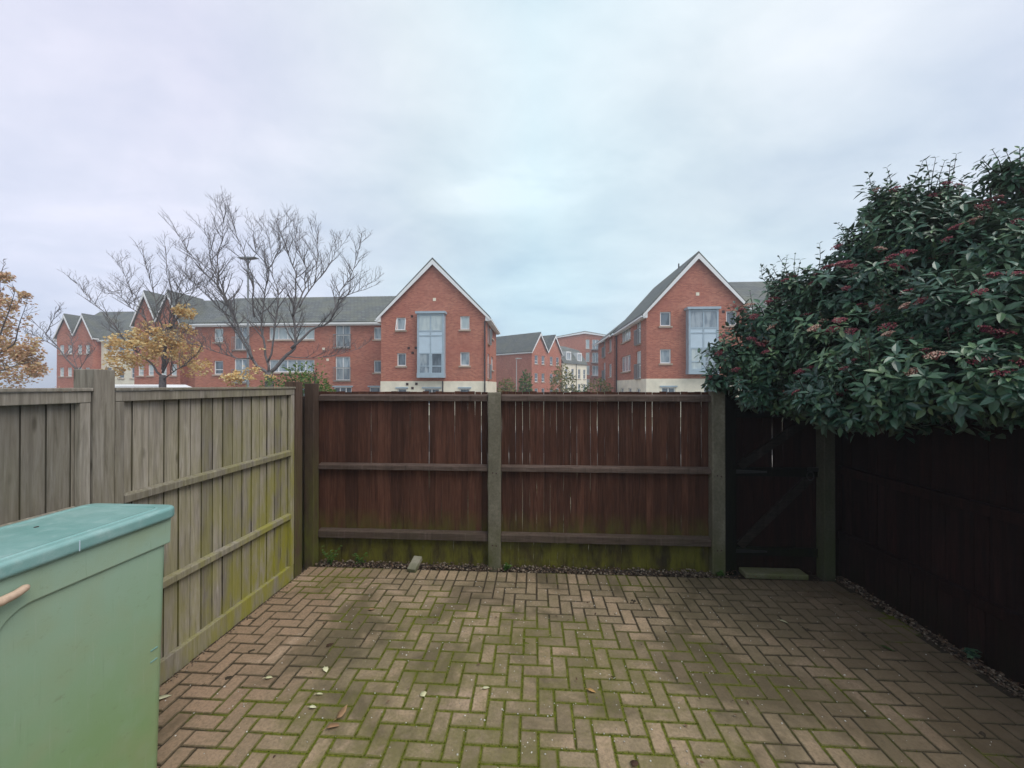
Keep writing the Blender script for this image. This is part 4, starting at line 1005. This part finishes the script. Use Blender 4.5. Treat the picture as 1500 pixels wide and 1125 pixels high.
limb_tree('yellow_leaved_tree', 'half bare tree with yellow leaves on its low branches above the grey fence', 'tree', 17,
  [(895,1010),(893,1062)],
  [[(893,1020),(800,920),(700,840),(600,700),(500,600),(410,500)], [(893,1000),(880,880),(800,700),(720,560),(660,360)],
   [(890,980),(900,800),(850,600),(780,320)], [(893,1000),(930,760),(930,540),(905,300)], [(893,1000),(960,800),(960,600),(1010,440),(1030,350)],
   [(893,1040),(960,990),(1050,930),(1110,850)], [(930,760),(1020,620),(1080,500),(1140,430)], [(800,700),(720,640),(640,560),(570,560)], [(960,600),(1040,540),(1130,520)]],
  [.075,.06,.07,.07,.06,.05,.04,.04,.035], Z1, 9, 1.3, M['bark_far'], .165, up=.4, minr=.0082,
  foliage=[(700,840,.75,460),(830,790,.8,420),(960,780,.75,420),(980,860,.85,460),(840,880,.85,460),(690,930,.7,300),(1060,960,.7,260),(620,990,.4,120),(1010,660,.45,180)], leafmat=M['leaf_yellow'], trunk_r=.13)
limb_tree('small_bare_tree', 'small bare tree leaning left in front of the faded twin gabled house', 'tree', 24,
  [(425,980),(430,1060)],
  [[(430,990),(330,880),(240,770),(130,670)], [(250,780),(290,700),(330,640)], [(300,850),(200,800),(130,780)], [(430,990),(480,900),(520,860)], [(430,990),(400,860),(390,780)]],
  [.08,.05,.04,.04,.04], Z1, 4, 1.2, M['bark_far'], .25, up=.35, minr=.014, trunk_r=.1)
limb_tree('rusty_tree', 'rust and olive leaved autumn tree at the left edge above the grey fence', 'tree', 12,
  [(-60,980),(-60,1080)],
  [[(-60,990),(-20,800),(0,600),(10,420),(20,370)], [(-60,990),(60,850),(110,720),(150,580)], [(-40,900),(40,680),(70,520)], [(-60,990),(80,960),(200,930)], [(-60,990),(-200,800),(-260,500)], [(-60,990),(-120,700),(-100,420)]],
  [.06,.05,.045,.035,.06,.06], Z1, 6, .5, M['bark_far'], .3, up=.3, minr=.006, group='autumn trees beyond the left fence',
  foliage=[(20,980,.85,650),(130,980,.55,350),(60,850,.7,520),(150,890,.4,170),(10,720,.6,400),(80,640,.45,240),(10,560,.35,150),(20,470,.22,70),(130,570,.16,40),(-150,900,1.0,700),(-150,650,.9,500)], leafmat=M['leaf_rust'], trunk_r=.12)
def bush(px, py, t, rpx, hpx, n, mat, label, name='bush', cat='bush', group='bushes behind the slatted fence', ls=.09, seed=0):
    rd = random.Random(seed+px); c = at(px, py, t); k = t/FPX; base = Vector((c.x,c.y,GZ)); r = empty(name, base, 0, label, cat, group)
    rad = rpx*k; top = c.z+hpx*k; mid = (top+GZ)/2; hh = (top-GZ)/2
    st_ = MB(); lf = MB()
    for i in range(9):
        a = rd.uniform(0,6.28); q = Vector((math.cos(a)*rad*.7*rd.random(), math.sin(a)*rad*.7*rd.random(), (top-GZ)*rd.uniform(.6,.92))); st_.tube([(0,0,-.05), q*.5+Vector((0,0,.1)), q], [.03,.02,.008], 6)
    for i in range(n):
        v = Vector((rd.gauss(0,1),rd.gauss(0,1),rd.gauss(0,1))).normalized(); rr = rd.random()**.3
        bump = 1+.28*noise.noise(v*2.3+Vector((px,0,0)))+.12*noise.noise(v*6)
        p = Vector((v.x*rad*rr*bump, v.y*rad*rr*bump, (mid-GZ)+v.z*hh*rr*bump))
        if p.z < .02: continue
        if noise.noise(p*(1.6/rad)+Vector((0,px,0))) < -.28: continue
        d = Vector((v.x,v.y,v.z*.5+rd.uniform(-.4,.4)))+Vector((rd.gauss(0,.5),rd.gauss(0,.5),rd.gauss(0,.5)))
        leafgeo(lf, p, d, Vector((rd.gauss(0,1)+v.x,rd.gauss(0,1)+v.y,rd.gauss(.3,.8))), ls*rd.uniform(.6,1.2), ls*.55*rd.uniform(.6,1.2), .2)
    st_.build('stem', M['bark'], r); lf.build('foliage', mat, r)
bush(452,566,11,40,37,5200,M['leaf_green'],'bright green rounded bush right of the bare tree trunk',seed=2)
bush(403,568,13,28,22,1900,M['leaf_green'],'low dark green bush at the foot of the bare tree',seed=3)
bush(350,570,14,24,8,700,M['leaf_olive'],'low olive bush left of the bare tree trunk',seed=4)
bush(90,572,16,32,6,800,M['leaf_rust'],'low russet bush below the faded twin gabled house',seed=5)
bush(742,568,38,13,14,700,M['leaf_olive'],'small olive bush left of the pale thin street lamp',ls=.3,seed=6)
bush(770,566,38,9,20,700,M['leaf_green'],'small dark green tree right of the pale thin street lamp','small_tree','tree',ls=.3,seed=7)
bush(824,560,44,19,24,1100,M['leaf_olive'],'russet and olive young tree in front of the cream mansard house','small_tree','tree',ls=.32,seed=8)
bush(877,568,36,19,14,900,M['leaf_olive'],'yellow green bush below the balconies of the apartment block',ls=.26,seed=9)
bush(852,570,34,11,4,400,M['leaf_green'],'low green bush at the foot of the cream mansard house',ls=.22,seed=10)

# ------------------------------------------------------------------ evergreen shrub over the right fence
def shrub():
    rd = random.Random(77); base = Vector((3.75,3.2,GZ))
    root = empty('evergreen_shrub', base, 0, 'huge dark evergreen shrub with red flower heads hanging over the right fence and gate', 'shrub')
    Tm = Matrix.Translation(-base)
    blobs = [  # px, py, distance, radius in metres
     (1300,560,2.7,.34),(1400,548,2.4,.36),(1485,560,2.25,.34),(1225,592,3.0,.27),(1275,600,2.8,.22),(1330,580,2.6,.22),
     (1395,455,2.55,.32),(1475,450,2.35,.34),(1455,365,2.7,.36),(1360,350,3.1,.38),(1302,352,3.3,.30),(1248,378,3.45,.19),
     (1190,430,3.6,.32),(1250,430,3.3,.38),(1315,425,3.1,.36),(1125,475,3.8,.32),(1085,520,3.9,.30),(1056,556,4.0,.16),
     (1130,540,3.8,.33),(1105,575,3.75,.20),(1160,588,3.65,.20),(1195,500,3.5,.40),(1260,505,3.1,.40),(1330,495,2.8,.36),(1215,560,3.3,.32),
     (1488,325,2.8,.24),(1480,258,2.8,.12),(1400,325,3.1,.20),(1300,300,3.3,.20),(1350,305,3.3,.20),(1378,288,3.2,.11),(1150,420,3.75,.16),(1440,325,2.9,.16),
     (1560,480,2.5,.45),(1570,360,2.8,.5),(1600,560,2.4,.45),(1680,450,2.6,.5),(1550,270,2.9,.35)]
    fol = MB(); fol.T = Tm; spots = []
    pts = [(at(a,b,t), r) for a,b,t,r in blobs]
    back = []
    for (p, r) in list(pts):      # the mass behind, away from the yard
        d = Vector((.62,.45,0)); back.append((p+d*.75, r*1.2)); 
    def inside(p, skip):
        for k, (c, r) in enumerate(pts):
            if k != skip and (p-c).length < r*.66: return True
        return False
    camp = Vector((0,0,CAMH))
    for k, (c, r) in enumerate(pts):
        n = int(4*math.pi*r*r/.0082); r *= .97; tone_c = rd.uniform(-.1,.2)
        tocam = (camp-c).normalized()
        for i in range(n):
            v = Vector((rd.gauss(0,1),rd.gauss(0,1),rd.gauss(0,1))).normalized()
            bmp = 1+.30*noise.noise(v*2.2+Vector((k*3.7,0,0)))
            k2 = rd.uniform(.78,1.05)*(rd.uniform(1.12,1.55) if rd.random() < .17 and v.z > .05 else 1); p = c+Vector((v.x,v.y,v.z*.70))*r*bmp*k2
            if inside(p, k): continue
            ax = (v*.8+Vector((0,0,.55))+Vector((rd.gauss(0,.25),rd.gauss(0,.25),rd.gauss(0,.2)))).normalized()
            nl = rd.randint(6,9); tone = .12+tone_c+rd.random()*.6
            o = ax.orthogonal().normalized(); a0 = rd.uniform(0,6.28); young = rd.random() < .12
            for q in range(nl):
                a = a0+q*2.4; s_ = Matrix.Rotation(a,3,ax)@o; f = q/nl
                d = (s_*1.0+ax*(.75-.95*f)+Vector((0,0,-.28*f))).normalized()
                L = rd.uniform(.045,.092)*(1 if not young else .7); pos = p-ax*.06*f+s_*.008
                leafgeo(fol, pos, d, ax+Vector((0,0,.4)), L, L*rd.uniform(.40,.52), rd.uniform(.1,.4), min(1,max(0,tone+rd.gauss(0,.12)+(.2 if young else 0))))
            if ax.z > .45 and v.z > -.15: spots.append((p+ax*.035, ax, (p-camp).length, v.dot(tocam), tone))
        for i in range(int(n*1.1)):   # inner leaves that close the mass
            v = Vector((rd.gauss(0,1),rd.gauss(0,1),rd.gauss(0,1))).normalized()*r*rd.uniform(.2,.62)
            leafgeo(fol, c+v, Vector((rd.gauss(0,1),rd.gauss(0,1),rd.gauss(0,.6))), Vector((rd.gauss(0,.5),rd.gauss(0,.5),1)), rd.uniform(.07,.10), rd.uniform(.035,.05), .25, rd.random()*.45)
    sp_ = MB(); sp_.T = Tm
    for k, (c, r) in enumerate(pts):
        for i in range(7):
            v = Vector((rd.gauss(0,1),rd.gauss(0,1),abs(rd.gauss(.6,.6)))).normalized(); p0 = c+Vector((v.x,v.y,v.z*.7))*r*.9
            if inside(p0+v*.05, k): continue
            ln = rd.uniform(.09,.24); d0 = (v*.5+Vector((rd.gauss(0,.25),rd.gauss(0,.25),.9))).normalized(); p1 = p0+d0*ln*.55; p2 = p1+(d0+Vector((rd.gauss(0,.2),rd.gauss(0,.2),.1))).normalized()*ln*.55
            sp_.tube([p0,p1,p2], [.0035,.0026,.0014], 5); ax = (p2-p1).normalized(); o = ax.orthogonal().normalized(); tone = rd.uniform(.3,.95); a = rd.uniform(0,6.28)
            for q in range(6):
                f = q/5; pp = p0.lerp(p1,min(1,f*2)) if f < .5 else p1.lerp(p2,f*2-1); a += 1.57
                for e in (0, math.pi):
                    s_ = Matrix.Rotation(a+e,3,ax)@o; L = rd.uniform(.04,.075)*(1-.35*f); leafgeo(fol, pp, (s_+ax*rd.uniform(.25,.8)).normalized(), ax, L, L*.46, rd.uniform(0,.3), min(1,tone+rd.gauss(0,.1)))
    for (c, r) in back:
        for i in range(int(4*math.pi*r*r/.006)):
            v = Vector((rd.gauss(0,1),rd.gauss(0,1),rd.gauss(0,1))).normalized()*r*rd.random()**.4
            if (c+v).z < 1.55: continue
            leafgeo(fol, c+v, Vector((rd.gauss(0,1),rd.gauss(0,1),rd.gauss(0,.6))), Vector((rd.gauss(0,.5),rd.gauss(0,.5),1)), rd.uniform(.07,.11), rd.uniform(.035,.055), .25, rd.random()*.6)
    fo = fol.build('foliage', M['leaf_dark'], root)
    # stems
    sm = sp_; b0 = Vector((4.0,3.2,GZ-.1))
    for i in range(6): 
        a = i*1.05; f = b0+Vector((math.cos(a)*.15,math.sin(a)*.15,0))
        sm.tube([f, f+Vector((math.cos(a)*.2,math.sin(a)*.2,.9)), f+Vector((math.cos(a)*.35,math.sin(a)*.35,1.9))], [.05,.04,.022], 8)
    for (c, r) in pts:
        s0 = Vector((3.7+rd.gauss(0,.1),3.2+rd.gauss(0,.1),rd.uniform(1.9,2.1))); mid = s0.lerp(c,.55)+Vector((rd.gauss(0,.08),rd.gauss(0,.08),.12))
        pth = smooth_path([s0,mid,c],4); sm.tube(pth, [.024*(1-.75*i/(len(pth)-1)) for i in range(len(pth))], 6)
        for q in range(6):
            e = c+Vector((rd.gauss(0,1),rd.gauss(0,1),rd.gauss(0,.8))).normalized()*r*.9; sm.tube([c, c.lerp(e,.5)+Vector((0,0,.02)), e], [.007,.005,.002], 5)
    sm.build('stem', M['stem'], root, smooth=True)
    # flower heads
    def head(mat, n, rad):
        mb = MB()
        for i in range(n):
            a = i*2.39996; rr = rad*math.sqrt((i+.5)/n); z = .012*(1-(rr/rad)**2)+rd.gauss(0,.003); q = rd.uniform(.0032,.0058); p = Vector((rr*math.cos(a)+rd.gauss(0,.003), rr*math.sin(a)+rd.gauss(0,.003), z))
            mb.add([p+Vector((q,0,0)),p+Vector((0,q,0)),p-Vector((q,0,0)),p-Vector((0,q,0)),p+Vector((0,0,q*1.2)),p-Vector((0,0,q))], [(0,1,4),(1,2,4),(2,3,4),(3,0,4),(1,0,5),(2,1,5),(3,2,5),(0,3,5)])
            if i % 4 == 0: mb.tube([(0,0,-.03),p], .0012, 4, 0, False)
        o = mb.build('flower_head', mat, root); return o
    protos = [head(M['flower_red'],60,.042), head(M['flower_red'],46,.034), head(M['flower_red'],80,.052), head(M['flower_pale'],60,.045)]
    rd.shuffle(spots); 
    def inframe(p):
        d = p-camp; r_ = d.x*cs+d.y*sn; f_ = -d.x*sn+d.y*cs; return f_ > .5 and 1000 < 750+FPX*r_/f_ < 1510
    vis = [s for s in spots if s[3] > -.1 and inframe(s[0])]
    # most visible shoots first: near the yard side and facing up
    chosen = []
    for s in vis:
        if all((s[0]-c[0]).length > .06 for c in chosen): chosen.append(s)
        if len(chosen) >= 100: break
    for i, s in enumerate(chosen):
        pr = protos[rd.choice((0,0,1,1,2,2,3))] if i >= 4 else protos[i]
        o = pr if i < 4 else pr.copy()
        if i >= 4: COL.objects.link(o); o.parent = root
        o.location = s[0]-base; o.rotation_euler = (s[1]+Vector((0,0,.5))).to_track_quat('Z','Y').to_euler(); k = rd.uniform(.75,1.2); o.scale = (k,k,k)
shrub()

mb = MB(); mb.box(-420, -120, GZ-1.0, 420, 420, 15.0); hz = mb.build('haze', bpy.data.materials.new('haze'))
hm = hz.data.materials[0]; hm.use_nodes = True; hm.node_tree.nodes.clear()
ho = hm.node_tree.nodes.new('ShaderNodeOutputMaterial'); hv = hm.node_tree.nodes.new('ShaderNodeVolumePrincipled')
hv.inputs['Color'].default_value = (.86,.92,1,1); hv.inputs['Density'].default_value = .0026; hv.inputs['Anisotropy'].default_value = .2
hm.node_tree.links.new(hv.outputs[0], ho.inputs['Volume']); tag(hz, kind='stuff')
